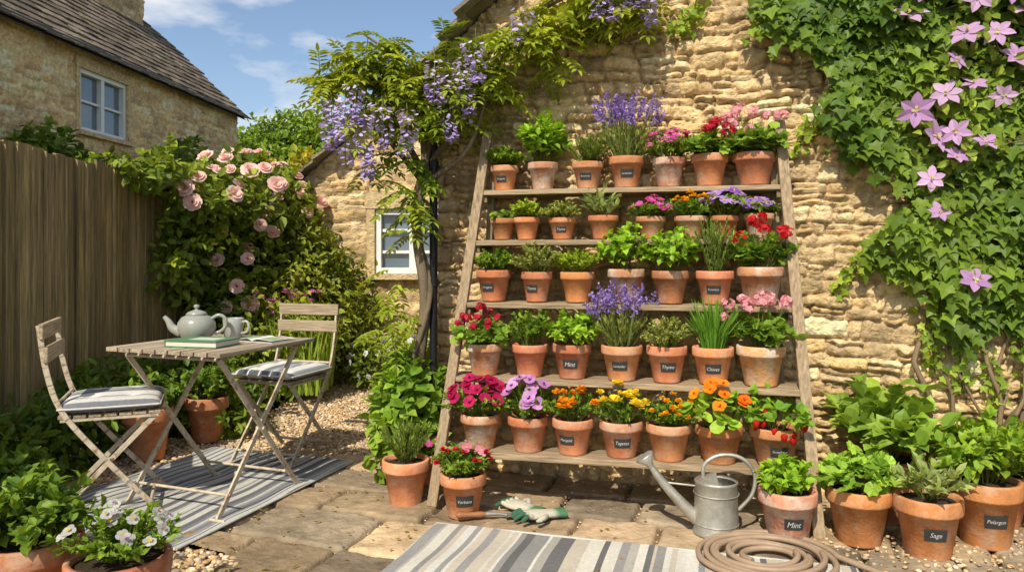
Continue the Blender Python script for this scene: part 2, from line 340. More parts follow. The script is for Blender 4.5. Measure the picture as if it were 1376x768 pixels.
        stems(B,z,R,H,66,11,.075,.05,'broad',(.035,.09,.015),(.10,.18,.03),tang=.25,tmin=.3,flat=.8,hmin=.4)
WORD={'thyme':'Thyme','oregano':'Oregano','lime':'Marjoram','basil':'Basil','mint':'Mint','sage':'Sage','rosemary':'Rosemary','rosemary_low':'Rosemary','chives':'Chives','lavender':'Lavender','maro':'Marigold','mary':'Tagetes','straw':'Strawberry','redmix':'Verbena','leafy':'Pelargon'}
_txt={}
def word(s):
    if s in _txt:return _txt[s]
    cu=bpy.data.curves.new('t','FONT');cu.body=s;cu.resolution_u=2;cu.shear=.25;ob=bpy.data.objects.new('t',cu);COL.objects.link(ob)
    dg=bpy.context.evaluated_depsgraph_get();ev=ob.evaluated_get(dg);me=ev.to_mesh()
    V=np.array([v.co[:] for v in me.vertices]).reshape(-1,3);F=[tuple(p.vertices) for p in me.polygons]
    ev.to_mesh_clear();bpy.data.objects.remove(ob);bpy.data.curves.remove(cu)
    if len(V):
        V=V-(V.max(0)+V.min(0))/2;V/=max(V[:,0].max(),1e-6)*1.0
    _txt[s]=(V,F);return _txt[s]
def pot(B,w,h,weather=False,label=False,kind=''):
    r=w/2;rim=.26*h;c=(.40,.155,.07)if not weather else (.42,.2,.11)
    c=A(*c)*rng.uniform(.85,1.06)*A(1,rng.uniform(.92,1.12),rng.uniform(.9,1.2))
    mat='terraw' if weather else 'terra'
    rb=r*.66;rt=r*.88
    lathe(B,[(0,0),(rb*.97,0),(rb,.008),(rt,h-rim),(r*.985,h-rim+.002),(r,h-rim+.012),(r,h-.008),(r*.975,h),(r*.88,h),(r*.86,h-.03)],c,mat,seg=32)
    lathe(B,[(r*.87,h-.03),(r*.5,h-.015),(0,h-.012)],(.05,.035,.022),'soil',seg=20)
    if label:
        big=w>.28
        z1=h*(.36 if big else .32);z2=h*(.56 if big else .57);ha=.40 if big else .46
        def rr(z): return rb+(rt-rb)*z/(h-rim)+.003
        off=rng.uniform(-.08,.08)
        n=9;aa=np.linspace(-ha,ha,n)-np.pi/2+off;V=[]
        for z in(z1,z2):
            for t in aa: V.append((rr(z)*math.cos(t),rr(z)*math.sin(t),z))
        B.add(V,np.array([[i,i+1,n+i+1,n+i] for i in range(n-1)]),(.035,.034,.032),'label')
        V,F=word(WORD.get(kind,'Herb'))
        if len(V):
            zc=(z1+z2)/2;half=ha*.78;k=half*rr(zc)
            if V[:,1].max()>.34: half*=.34/V[:,1].max();k=half*rr(zc)
            x=V[:,0]*half;zz=zc+V[:,1]*k*1.1;q=rr(zz)+.002
            B.add(np.stack([q*np.cos(x-np.pi/2+off),q*np.sin(x-np.pi/2+off),zz],1),F,(.52,.51,.47),'label')
NAMES={'thyme':'potted_thyme','oregano':'potted_oregano','lime':'potted_marjoram','basil':'potted_basil','mint':'potted_mint','sage':'potted_sage','succulent':'potted_seedling','rosemary':'potted_rosemary','rosemary_low':'potted_rosemary','chives':'potted_chives','lavender':'potted_lavender','gerp':'potted_pink_geranium','gerr':'potted_red_geranium','gerc':'potted_red_geranium','dia':'potted_dianthus','petr':'potted_crimson_petunia','petp':'potted_purple_petunia','mary':'potted_yellow_marigold','maro':'potted_orange_marigold','marm':'potted_orange_marigold','nast':'potted_nasturtium','nastw':'potted_geranium_leaves','straw':'potted_strawberry','pansyp':'potted_purple_pansy','pansyw':'potted_white_pansy','redmix':'potted_red_verbena','bigleaf':'potted_rhubarb','leafy':'potted_leafy_shrub','leafyd':'potted_leafy_shrub'}
TH=-math.atan2(.233,.972);UV=A(.972,-.233,0);BK=A(.233,.972,0);F0=A(-.48,4.48,0)
def potted(kind,loc,w,h,R,H,label=False,weather=False,rot=TH,rm=1.15):
    B=MB();pot(B,w,h,weather,label,kind);foliage(B,kind,h-.015,R*rm,H)
    return B.obj(NAMES[kind],loc,rot+rng.uniform(-.2,.2))
# ---------------------------------------------------------------- plant stand
SH=[1.94,1.61,1.2135,.756,.326];LEAN=.62/2.32
def stand():
    B=MB();wc=(.30,.235,.16)
    for x0,x1 in((0,.18),(2.18,2.046)):
        beam(B,(x0,0,0),(x1,.62,2.34),.062,.045,A(*wc)*rng.uniform(.9,1.1),'woodv',up=(0,1,0))
        beam(B,(x0*.9+.109,.60,0.0),(x1*.97+.03,.655,2.1),.045,.04,A(*wc)*.85,'woodv',up=(0,1,0))
    for h in SH:
        t=h/2.32;xl=.18*t;xr=2.18-.134*t;d=LEAN*h
        box(B,((xl+xr)/2,d+.035,h-.018),((xr-xl)/2+.035,.055,.017),A(*wc)*rng.uniform(.9,1.15),'woodh',jit=.004)
        box(B,((xl+xr)/2,d+.155,h-.019),((xr-xl)/2+.03,.058,.017),A(*wc)*rng.uniform(.8,1.05),'woodh',jit=.004)
        for x in(xl+.03,xr-.03): box(B,(x,d+.1,h-.058),(.018,.1,.022),A(*wc)*.8,'woody')
    B.obj('tiered_plant_stand',F0,TH,bevel=.004)
stand()
ROW=[
 [(.301,'oregano',.19,.165,.12,.15,1,0),(.556,'basil',.20,.18,.165,.33,0,1),(.854,'rosemary_low',.205,.175,.14,.2,1,0),(1.115,'lavender',.225,.2,.22,.44,1,0),(1.37,'dia',.205,.185,.15,.22,0,1),(1.627,'gerc',.23,.2,.16,.24,0,0),(1.891,'gerp',.26,.2,.2,.34,0,0)],
 [(.298,'succulent',.165,.14,.09,.06,0,0),(.47,'lime',.175,.145,.11,.14,0,0),(.711,'thyme',.18,.14,.12,.13,1,0),(.976,'sage',.195,.15,.13,.17,0,0),(1.267,'dia',.19,.14,.12,.14,0,0),(1.513,'marm',.21,.14,.15,.16,0,0),(1.722,'pansyp',.18,.14,.15,.18,0,0),(1.919,'pansyp',.18,.15,.09,.1,0,1)],
 [(.276,'oregano',.225,.2,.14,.16,1,0),(.561,'thyme',.2,.19,.15,.22,1,0),(.819,'lime',.215,.19,.13,.18,0,0),(1.117,'mint',.23,.21,.18,.31,0,1),(1.389,'mint',.225,.2,.17,.29,0,0),(1.657,'rosemary',.225,.2,.14,.36,1,0),(1.923,'gerr',.27,.225,.19,.33,0,1)],
 [(.25,'gerc',.235,.2,.17,.25,0,1),(.529,'oregano',.225,.2,.14,.25,0,0),(.805,'mint',.24,.21,.155,.21,1,0),(1.1,'lavender',.25,.21,.2,.4,1,0),(1.379,'thyme',.24,.215,.15,.19,1,0),(1.633,'chives',.24,.215,.15,.35,1,0),(1.904,'gerp',.275,.23,.2,.35,0,1)],
 [(.248,'petr',.25,.21,.18,.24,0,1),(.545,'petp',.25,.21,.17,.25,0,0),(.832,'maro',.25,.21,.14,.2,1,0),(1.107,'mary',.26,.21,.16,.21,1,0),(1.382,'marm',.26,.21,.15,.17,0,0),(1.667,'nast',.27,.21,.19,.26,0,0),(1.97,'straw',.28,.22,.18,.25,1,0)]]
for h,row in zip(SH,ROW):
    for s,k,w,ph,R,H,lb,we in row:
        P=F0+UV*(s+rng.uniform(-.008,.008))+BK*(LEAN*h+.095+rng.uniform(-.008,.008))+A(0,0,h+.002)
        potted(k,P,w,ph,R,H,lb,we)
for k,x,y,w,h,R,H,lb,we in [
 ('rosemary',-.65,4.55,.29,.27,.17,.26,0,0),('redmix',-.285,4.33,.27,.25,.16,.18,1,0),
 ('mint',1.455,3.93,.3,.28,.15,.17,1,1),('nastw',1.83,3.93,.33,.29,.2,.22,0,0),('sage',2.1,3.76,.32,.3,.19,.18,1,0),
 ('leafy',2.48,3.9,.34,.34,.25,.34,1,0),('bigleaf',2.15,4.3,.45,.36,.36,.5,0,0),('leafy',2.72,4.2,.38,.3,.28,.36,0,0),('leafy',2.98,3.95,.36,.3,.26,.42,0,0),
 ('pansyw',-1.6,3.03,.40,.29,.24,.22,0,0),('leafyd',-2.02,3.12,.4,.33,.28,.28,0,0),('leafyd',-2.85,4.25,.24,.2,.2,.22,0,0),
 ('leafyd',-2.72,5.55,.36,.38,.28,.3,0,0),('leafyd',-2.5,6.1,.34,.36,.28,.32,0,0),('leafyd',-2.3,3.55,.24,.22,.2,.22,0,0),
 ('dia',-.56,4.95,.2,.2,.12,.15,0,0)]:
    potted(k,(x,y,.0),w,h,R,H,lb,we,rot=math.atan2(x,y)*-1*.6,rm=1.05)
# ---------------------------------------------------------------- stone walls
def stonefield(U,V,course=(.06,.13),length=(.12,.36),seed=1,warp=.03,soft=.02,rag=1.0):
    r=np.random.default_rng(seed)
    Uw=U+warp*1.4*(fbm(U*2.2,V*2.2,seed)-.5)*2+rag*(.03*(vnoise(U*8,V*8,seed+9)-.5)+.018*(vnoise(U*21,V*21,seed+19)-.5))
    Vw=V+warp*2.2*(fbm(U*1.6+7,V*1.6,seed+3)-.5)*2+rag*(.034*(vnoise(U*7,V*7,seed+5)-.5)+.018*(vnoise(U*19,V*19,seed+15)-.5))
    b=[Vw.min()-.1]
    while b[-1]<Vw.max()+.2: b.append(b[-1]+r.uniform(*course))
    b=np.array(b);row=np.searchsorted(b,Vw)-1
    H=np.zeros_like(U);E=np.zeros_like(U);I1=np.zeros_like(U);I2=np.zeros_like(U)
    for k in range(len(b)-1):
        m=row==k
        if not m.any():continue
        u=[Uw.min()-.5*r.random()-.1]
        while u[-1]<Uw.max()+.5: u.append(u[-1]+length[0]+(length[1]-length[0])*r.random()**1.6)
        u=np.array(u);uu=Uw[m];vv=Vw[m];j=np.searchsorted(u,uu)-1
        n=len(u);split=(r.random(n)<.32)&(rag>.5);sp=r.uniform(.35,.65,n);a=r.random((2,n));bb=r.random((2,n));c=r.random((2,n))
        lo=b[k];hi=b[k+1];cut=lo+(hi-lo)*sp[j];top=(vv>cut)&split[j]
        l=np.where(split[j]&top,cut,lo);h=np.where(split[j]&~top,cut,hi)
        dv=np.minimum(vv-l,h-vv);du=np.minimum(uu-u[j],u[j+1]-uu)
        t=top.astype(int)
        e=np.minimum(dv,du)
        q=soft*1.2;e=np.where((dv<q)&(du<q),q-np.sqrt((q-dv)**2+(q-du)**2),e)
        E[m]=e;I1[m]=a[t,j];I2[m]=bb[t,j];H[m]=c[t,j]
    p=np.clip(E/soft,0,1);p=1-(1-p)**2
    return p,H,I1,I2
def pick(I,P):
    P=np.array(P);x=I*(len(P)-1e-6);return P[x.astype(int)]
SP=[(.41,.32,.20),(.46,.38,.255),(.36,.285,.18),(.50,.435,.32),(.38,.315,.215),(.43,.335,.20),(.31,.255,.18),(.47,.41,.30),(.44,.36,.235),(.40,.33,.22)]
def stonewall(O,u,n,L,Hh,res,seed,top=None,holes=(),depth=.035,amp=.03,u0=0,bright=1.0,**kw):
    """O base point, u direction along the wall, n outward normal"""
    B=MB();nx=int(L/res)+1;nz=int(Hh/res)+1
    U,V=np.meshgrid(np.linspace(u0,u0+L,nx),np.linspace(0,Hh,nz))
    p,h,i1,i2=stonefield(U,V,seed=seed,**kw)
    und=(fbm(U*.7,V*.7,seed+20)-.5)*.06
    fill=np.clip((fbm(U*1.3+3,V*1.3,seed+33)-.42)*5,0,1) # smeared pointing
    p=p*(1-.4*fill)
    z=p*(depth+h*amp)+und+(fbm(U*14,V*14,seed+40)-.5)*.046+(fbm(U*40,V*40,seed+41,3)-.5)*.022
    col=pick(i1,SP)*(.8+.42*i2[...,None])
    mort=A(.42,.355,.25)*(.68+.55*fbm(U*6,V*6,seed+50))[...,None]
    pm=np.clip(p*1.6,0,1)[...,None];col=mort*(1-pm)+col*pm
    col*= (.76+.48*fbm(U*3,V*3,seed+60))[...,None]*(.78+.44*fbm(U*18,V*18,seed+61))[...,None]*bright
    col=np.clip(col,0,.5)
    Vc=V.copy();fm=np.ones((nz-1,nx-1),bool)
    if top is not None:
        tp=top(U);fm&=(V<tp)[:-1,:-1];Vc=np.minimum(V,tp)
    for (a,b,c,d) in holes:
        cu=(U[:-1,:-1]+U[1:,1:])/2;cv=(V[:-1,:-1]+V[1:,1:])/2
        fm&=~((cu>a)&(cu<b)&(cv>c)&(cv<d))
    P=A(*O)+U[...,None]*A(*u)+Vc[...,None]*A(0,0,1)+z[...,None]*A(*n)
    idx=np.arange(nx*nz).reshape(nz,nx)
    f=np.stack([idx[:-1,:-1],idx[:-1,1:],idx[1:,1:],idx[1:,:-1]],-1)[fm]
    B.add(P.reshape(-1,3),f,col.reshape(-1,3),'stone',True)
    return B
def tiles(B,O,e,up,nrm,L,Wd,tw,th,col=(.15,.13,.10)):
    e=A(*e);up=norm(A(*up));nrm=norm(A(*nrm));y=0
    while y<Wd:
        x=-rng.random()*tw
        while x<L:
            w=tw*rng.uniform(.6,1.3)
            c=A(*O)+e*(x+w/2)+up*(y+th*.5)+nrm*(.03+rng.uniform(0,.012))
            u2=norm(up-nrm*.10);n2=np.cross(e,u2)
            box(B,c,(w/2-.004,th*.62,.014),A(*col)*rng.uniform(.65,1.4)*A(1,rng.uniform(.95,1.03),rng.uniform(.9,1.05)),'tile',axes=np.array([e,u2,n2]),jit=.006)
            x+=w
        y+=th
def window(name,parent,O,u,n,w,h,cols=2,rows=2,depth=.1):
    B=MB();u=A(*u);n=A(*n);z=A(0,0,1);ax=np.array([u,n,z]);O=A(*O)
    fw=.07;wc=(.72,.72,.69)
    def bx(x,zz,hx,hz,dy,hy,c,m): box(B,O+u*x+z*zz+n*dy,(hx,hy,hz),c,m,axes=ax)
    bx(w/2,fw/2,w/2,fw/2,-.05,.05,wc,'paint');bx(w/2,h-fw/2,w/2,fw/2,-.05,.05,wc,'paint')
    for x in[fw/2,w-fw/2]: bx(x,h/2,fw/2,h/2-fw,-.05,.049,wc,'paint')
    for i in range(1,cols): bx(w*i/cols,h/2,fw*.6,h/2-fw,-.055,.045,wc,'paint')
    for i in range(1,rows):
        bx(w/2,h*i/rows,w/2-fw,.018,-.07,.03,wc,'paint')
    bx(w/2,h/2,w/2-.02,h/2-.02,-.1,.006,(.12,.16,.19),'glass')
    bx(w/2,-.035,w/2+.09,.035,.02,.09,(.36,.31,.23),'stone')
    bx(w/2,h+.1,w/2+.12,.1,-.0,.05,(.37,.32,.22),'stone')
    for x in(-.05,w+.05): bx(x,h/2,.048,h/2,-.01,.05,(.37,.32,.22),'stone')
    return B.obj(name,parent=parent)
WD=.80;W0=F0+BK*WD;NW=-BK
hs=empty('stone_cottage')
rake=lambda s:2.9+.9*(s+.24)
Bw=stonewall(W0,UV,NW,5.6,4.6,.0115,3,top=rake,u0=-.24,course=(.045,.115),length=(.07,.30),soft=.02,warp=.032,depth=.034,amp=.032)
side=W0+UV*-.24
Bw.add([side+NW*.0,side+BK*5,side+BK*5+A(0,0,2.9),side+A(0,0,2.9)],np.array([[0,1,2,3]]),(.30,.25,.18),'stone')
Bw.obj('gable_wall',parent=hs)
B=MB();sl=norm(UV+A(0,0,.9));nn=norm(A(0,0,1)-UV*.9)
tiles(B,side+A(0,0,2.88)+NW*.12-sl*.25,BK,sl,nn,.9,3.0,.2,.2,col=(.24,.205,.15))
B.add([side+A(0,0,2.86)-sl*.25,side+A(0,0,2.86)-sl*.25+BK*5,side+A(0,0,2.86)+sl*3+BK*5,side+A(0,0,2.86)+sl*3],np.array([[0,1,2,3]]),(.15,.12,.09),'tile')
B.obj('roof',parent=hs)
c2=empty('garden_cottage')
rk=lambda s:2.25+.857*s
Bw=stonewall((-2.75,9,0),(1,0,0),(0,-1,0),3.2,4.6,.022,11,top=rk,holes=[(1.1,2.0,1.30,2.08)],course=(.07,.14),length=(.12,.4))
Bw.add([(-2.75,9,0),(-2.75,12,0),(-2.75,12,2.25),(-2.75,9,2.25)],np.array([[3,2,1,0]]),(.30,.25,.18),'stone')
Bw.obj('walls',parent=c2)
window('window',c2,(-1.65,8.98,1.30),(1,0,0),(0,-1,0),.9,.78,cols=2,rows=3)
B=MB();sl=norm(A(1,0,.857));nn=norm(A(-.857,0,1))
tiles(B,A(-2.75,8.85,2.25)-sl*.22,(0,1,0),sl,nn,3.2,3.4,.22,.2,col=(.24,.205,.15))
B.obj('roof',parent=c2)
h1=empty('stone_house');e=norm(A(.54,7.4,0));nf=A(e[1],-e[0],0);O=A(-7.14,10.4,0)
def FP(t,z=0,o=0): return O+e*t+A(0,0,z)+nf*o
Bw=stonewall(O,e,nf,10.42,5.0,.03,21,holes=[(1.65,2.96,3.55,4.57)],u0=-3.0,course=(.10,.2),length=(.16,.5),soft=.03,depth=.03,amp=.03,bright=1.2)
bx=-2.44
g0=FP(7.42);
Bw.add([g0,g0+nf*(bx*2),g0+nf*(bx*2)+A(0,0,5),g0+nf*bx+A(0,0,7.25),g0+A(0,0,5)],[(0,1,2,3,4)],(.32,.27,.18),'stone')
Bw.obj('walls',parent=h1)
window('window',h1,FP(1.65,3.55,-.0),e,nf,1.31,1.02,cols=2,rows=2)
B=MB();sl=norm(nf*bx+A(0,0,2.25));nn=norm(A(0,0,2.44)+nf*2.25)
tiles(B,FP(-3.1,5.0,.0)-sl*.28,e,sl,nn,10.6,3.65,.3,.24,col=(.17,.135,.10))
B.add([FP(-3.1,4.97)-sl*.3,FP(7.5,4.97)-sl*.3,FP(7.5,7.2,bx),FP(-3.1,7.2,bx)],np.array([[0,1,2,3]]),(.1,.085,.07),'tile')
B.add([FP(-3.1,7.2,bx),FP(7.5,7.2,bx),FP(7.5,4.95,2*bx),FP(-3.1,4.95,2*bx)],np.array([[0,1,2,3]]),(.1,.085,.07),'tile')
for i in range(28): box(B,FP(-3+i*.38,7.3,bx),(.185,.09,.05),A(.15,.13,.1)*rng.uniform(.8,1.2),'tile',axes=np.array([e,nf,A(0,0,1)]),jit=.01)
beam(B,FP(-3.1,4.86,.2),FP(7.5,4.86,.2),.09,.07,(.06,.06,.06),'pipe')
B.obj('roof',parent=h1)
Bw=stonewall(FP(5.0,6.6,bx+.42),e,nf,1.9,2.2,.04,31,course=(.12,.2),length=(.2,.5))
c=FP(5.0,6.6,bx+.40);Bw.add([c,c+e*1.9,c+e*1.9-nf*.8,c-nf*.8]+[q+A(0,0,2.2) for q in(c,c+e*1.9,c+e*1.9-nf*.8,c-nf*.8)],BF,(.32,.27,.18),'stone')
Bw.obj('chimney',parent=h1)
# ---------------------------------------------------------------- fence
B=MB();y=2.0
while y<11.5:
    w=rng.uniform(.10,.15);h=2.27+rng.uniform(-.018,.018)
    k=rng.uniform(.7,1.25)
    box(B,(-3.4+rng.uniform(-.008,.008),y+w/2,h/2),(.011,w/2,h/2),A(.25,.205,.125)*k*A(1,rng.uniform(.95,1.06),rng.uniform(.8,1.05)),'fence',jit=.004)
    # overlapping feather edge of the next board
    box(B,(-3.382,y+w+.004,h/2-.01),(.009,.010,h/2-.01),A(.26,.215,.135)*k,'fence',jit=.003)
    y+=w+.008
for z in(.4,1.9): box(B,(-3.45,6.75,z),(.03,4.8,.045),(.2,.16,.1),'fence')
B.obj('wooden_fence')
# ---------------------------------------------------------------- ground
B=MB();r=400
B.add([(-r,-r,-.05),(r,-r,-.05),(r,r,-.05),(-r,r,-.05)],np.array([[0,1,2,3]]),(.10,.08,.05),'ground');B.obj('ground')
PV=[(-1.42,1.0),(-1.45,3.75),(-1.95,4.0),(-2.3,5.3),(-1.9,5.8),(-1.15,5.6),(-.5,5.4),(-.3,5.4),(5.5,4.0),(5.5,1.0)]
def inpoly(x,y,P):
    c=np.zeros(np.shape(x),bool);n=len(P)
    for i in range(n):
        x1,y1=P[i];x2,y2=P[(i+1)%n]
        m=((y1>y)!=(y2>y))&(x<(x2-x1)*(y-y1)/((y2-y1) if y2!=y1 else 1e-9)+x1)
        c^=m
    return c
nx=620;ny=420
X,Y=np.meshgrid(np.linspace(-2.6,4.2,nx),np.linspace(1.4,6.0,ny))
ca,sa=math.cos(-TH+.10),math.sin(-TH+.10)
Uu=X*ca-Y*sa;Vv=X*sa+Y*ca
p,h,i1,i2=stonefield(Uu,Vv,course=(.38,.62),length=(.42,.9),seed=5,warp=.018,soft=.034,rag=.49)
z=-.05+p*.05+h*.012+(fbm(X*3,Y*3,2)-.5)*.024+(fbm(X*14,Y*14,3)-.5)*.016+(fbm(X*50,Y*50,4,2)-.5)*.006
chip=np.clip((fbm(X*7,Y*7,9)-.58)*6,0,1);z-=chip*.009
z=np.minimum(z,.007)
PC=[(.27,.21,.145),(.33,.265,.18),(.20,.165,.125),(.36,.28,.185),(.25,.215,.165),(.29,.225,.15)]
col=pick(i1,PC)*(.7+.6*i2[...,None])*(.5+1.0*fbm(X*2.5,Y*2.5,12))[...,None]*(.7+.6*fbm(X*22,Y*22,14))[...,None]
# stone colour gets darker towards the gravel side
col*=(1-.22*np.clip((.2-X)/1.5,0,1))[...,None]
dirt=A(.085,.062,.037)*(.5+.9*fbm(X*20,Y*20,13))[...,None]
moss=np.clip((fbm(X*1.5,Y*1.5,17)-.48)*5,0,1)[...,None];dirt=dirt*(1-moss*.6)+A(.05,.08,.02)*moss*.6
pp=np.clip(p*1.5-.2,0,1)[...,None];col=dirt*(1-pp)+col*pp
edge=.06*(fbm(X*5,Y*5,44)-.5)
fm=inpoly(X+edge,Y+edge,PV)[:-1,:-1];idx=np.arange(nx*ny).reshape(ny,nx)
f=np.stack([idx[:-1,:-1],idx[:-1,1:],idx[1:,1:],idx[1:,:-1]],-1)[fm]
B=MB();B.add(np.stack([X,Y,z],-1).reshape(-1,3),f,col.reshape(-1,3),'paving',True);B.obj('stone_paving')
GP=[(-3.35,1.8),(-3.35,6.0),(-2.4,6.4),(-2.35,7.5),(-2.6,9.0),(-3.0,12),(-1.4,12),(-1.4,8.6),(-1.0,7.5),(-.5,6.3),(-.4,5.2),(-1.2,5.45),(-1.9,5.65),(-2.2,5.2),(-1.85,3.95),(-1.3,3.7),(-1.25,1.8)]
B=MB();B.add([(x,y,-.022) for x,y in GP],[tuple(range(len(GP)))],(.27,.20,.13),'gravel')
t=(1+5**.5)/2;ico=norm(np.array([(-1,t,0),(1,t,0),(-1,-t,0),(1,-t,0),(0,-1,t),(0,1,t),(0,-1,-t),(0,1,-t),(t,0,-1),(t,0,1),(-t,0,-1),(-t,0,1)],float))
icf=np.array([(0,11,5),(0,5,1),(0,1,7),(0,7,10),(0,10,11),(1,5,9),(5,11,4),(11,10,2),(10,7,6),(7,1,8),(3,9,4),(3,4,2),(3,2,6),(3,6,8),(3,8,9),(4,9,5),(2,4,11),(6,2,10),(8,6,7),(9,8,1)])
def pebbles(B,x,y,z,sz):
    N=len(x);a=rng.uniform(0,6.28,N);v=ico[None]*rng.uniform(.7,1.25,(N,12,1))*(sz[:,None,None]*np.stack([rng.uniform(.8,1.3,N),rng.uniform(.6,1,N),rng.uniform(.4,.7,N)],1)[:,None])
    c,s=np.cos(a)[:,None],np.sin(a)[:,None];vx=v[...,0]*c-v[...,1]*s;vy=v[...,0]*s+v[...,1]*c
    V=np.stack([vx+x[:,None],vy+y[:,None],v[...,2]+z[:,None]],-1)
    F=(icf[None]+(np.arange(N)*12)[:,None,None]).reshape(-1,3)
    C=np.array([(.42,.32,.2),(.5,.4,.27),(.33,.26,.18),(.55,.48,.38),(.36,.25,.14),(.28,.24,.2)])[rng.integers(0,6,N)]*rng.uniform(.75,1.15,(N,1))
    B.add(V.reshape(-1,3),F,np.repeat(C,12,0),'gravel',True)
x=rng.uniform(-3.35,-.4,60000);y=1.8+10*rng.random(60000)**1.3
m=inpoly(x,y,GP);x=x[m];y=y[m];pebbles(B,x,y,-.018+rng.uniform(0,.012,len(x)),rng.uniform(.009,.024,len(x)))
n=70000;x=rng.uniform(-1.6,3.6,n);y=rng.uniform(2.8,5.9,n)
ix=np.clip(((x+2.6)/6.8*(nx-1)).astype(int),0,nx-1);iy=np.clip(((y-1.4)/4.6*(ny-1)).astype(int),0,ny-1)
m=(p[iy,ix]<.5)&inpoly(x,y,PV);x=x[m];y=y[m];zz=z[iy[m],ix[m]]
pebbles(B,x,y,zz+.001,rng.uniform(.004,.010,len(x)))
B.obj('gravel_path')
B=MB();n=1100;x=rng.uniform(1.4,3.3,n);y=rng.uniform(3.2,4.3,n);pebbles(B,x,y,np.full(n,.008),rng.uniform(.006,.018,n))
n=260;x=rng.uniform(-1.5,1.4,n);y=5.3-.24*x-np.abs(rng.normal(0,.35,n));pebbles(B,x,y,np.full(n,.004),rng.uniform(.004,.011,n))
n=350;x=rng.uniform(-1.7,3,n);y=rng.uniform(3.3,5.2,n)
leaves(B,np.stack([x,y,np.full(n,.012)],1),R3(n)*A(1,1,.15),A(0,0,1)+R3(n)*.3,rng.uniform(.015,.04,n),rng.uniform(.008,.02,n),pal(n,(.22,.14,.05),(.12,.15,.04)))
B.obj('fallen_leaves')
# ---------------------------------------------------------------- vegetation masses
def shrub(name,ell,n,L,W,c1,c2,shape='oval',B=None,inner=.25,flowers=None,ret=False,reach=(1.5,3.2)):
    B=B or MB();ell=np.array(ell,float);w=(ell[:,3]*ell[:,5]+ell[:,4]*ell[:,5]+ell[:,3]*ell[:,4]);w/=w.sum()
    k=rng.choice(len(ell),n,p=w);d=R3(n)
    q=1+.22*(np.sin(d[:,0]*7+k*1.7)+np.sin(d[:,1]*6+d[:,2]*5+k))*.5+rng.normal(0,.09,n)
    inn=rng.random(n)<inner;q=np.where(inn,q*rng.uniform(.5,.9,n),q)
    P=ell[k,:3]+d*ell[k,3:]*q[:,None]
    ok=P[:,2]>.02;P=P[ok];d=d[ok];N=len(P)
    dr=d*.5+R3(N)*.8+A(0,0,-.15);nn=d*.8+A(0,0,.7)+R3(N)*.5
    l=L*rng.uniform(.6,1.2,N)
    leaves(B,P,dr,nn,l,l*W/L,pal(N,c1,c2,.25,P),shape)
    for e_ in ell:
        for i in range(3):
            dd=R3(1)[0];dd[2]=abs(dd[2]);q=e_[:3]+dd*e_[3:]*.8;b=A(e_[0]+rng.uniform(-.1,.1),e_[1]+rng.uniform(-.1,.1),max(0,e_[2]-e_[5]))
            tube(B,spline([b,(b+q)/2+R3(1)[0]*.05,q],6),np.linspace(.02,.006,6)*(1+e_[5]*.5),(.10,.075,.045),'bark',5,caps=False)
    for e_ in ell:
        for i in range(int(6+n/len(ell)/300)):
            dd=norm(R3(1)[0]+A(0,0,.4));a=e_[:3]+dd*e_[3:]*.9;b=a+norm(dd+R3(1)[0]*.6)*L*rng.uniform(*reach);
            if b[2]<.05: continue
            q=spline([a,(a+b)/2,b+A(0,0,-L*.6)],7);k7=np.repeat(q,2,0)
            leaves(B,k7,R3(14)+norm(b-a)*.6,A(0,0,1)+R3(14)*.5,L*.85,W*.85,pal(14,np.array(c1)*1.3,np.array(c2)*1.25),shape)
    if ret: return B
    return B.obj(name)
def ell_pts(ell,n,face=A(.2,-1,.3)):
    out=[];nn=[]
    while len(out)<n:
        e_=ell[rng.integers(len(ell))];d=norm(R3(1)[0]+face*.8);out.append(np.array(e_[:3])+d*np.array(e_[3:])*1.2);nn.append(d)
    return np.array(out),np.array(nn)
RE=[(-3.15,7.55,2.05,.35,.5,.3),(-3.0,8.3,2.1,.55,.7,.48),(-2.85,8.9,1.75,.55,.6,.7),(-2.95,8.5,1.2,.5,.8,.8),(-3.05,7.9,.8,.35,.5,.6),(-3.25,6.8,2.25,.16,.5,.14),(-2.7,9.2,1.0,.5,.5,.9),(-3.2,7.3,1.5,.18,.35,.4)]
B=shrub('',RE,9500,.11,.075,(.05,.105,.018),(.16,.24,.04),ret=True)
p_,n_=ell_pts(RE[1:4],36,A(.35,-.9,.4));p2,n2=ell_pts(RE[:3],26,A(.25,-.8,.8))
for q,w in zip(np.vstack([p_,p2]),np.vstack([n_,n2])): rose(B,q,rng.uniform(.05,.09),norm(w+A(0,-.5,.35)),(.86,.54,.48),(.90,.72,.64))
B.obj('climbing_rose')
shrub('garden_shrub',[(-2.3,8.5,1.0,.5,.5,.75),(-2.6,7.9,.6,.5,.5,.5),(-2.0,8.9,.8,.4,.3,.6)],5200,.09,.05,(.07,.12,.02),(.2,.27,.045))
shrub('evergreen_hedge',[(-5.5,13.2,1.2,1.6,.8,1.6),(-3.6,12.6,1.2,1.5,.8,1.4),(-7.5,14.5,1.5,1.5,1,1.6),(-2.2,12.5,1.0,1.2,.6,1.2)],7000,.2,.12,(.04,.09,.018),(.12,.2,.03))
shrub('yellow_shrub',[(-4.2,14.5,2.6,.8,.7,.75),(-3.3,14.2,2.3,.8,.7,.7)],2800,.17,.10,(.14,.18,.02),(.34,.33,.04))
shrub('climbing_ivy',[(-6.8,10.9,2.7,.3,.8,.6),(-6.75,12.0,2.5,.3,.8,.5),(-6.6,13.5,2.6,.35,.9,.6),(-6.5,14.9,2.9,.35,.7,.8),(-6.3,16.2,2.5,.4,.9,1.0)],6000,.16,.11,(.04,.09,.02),(.12,.2,.035))
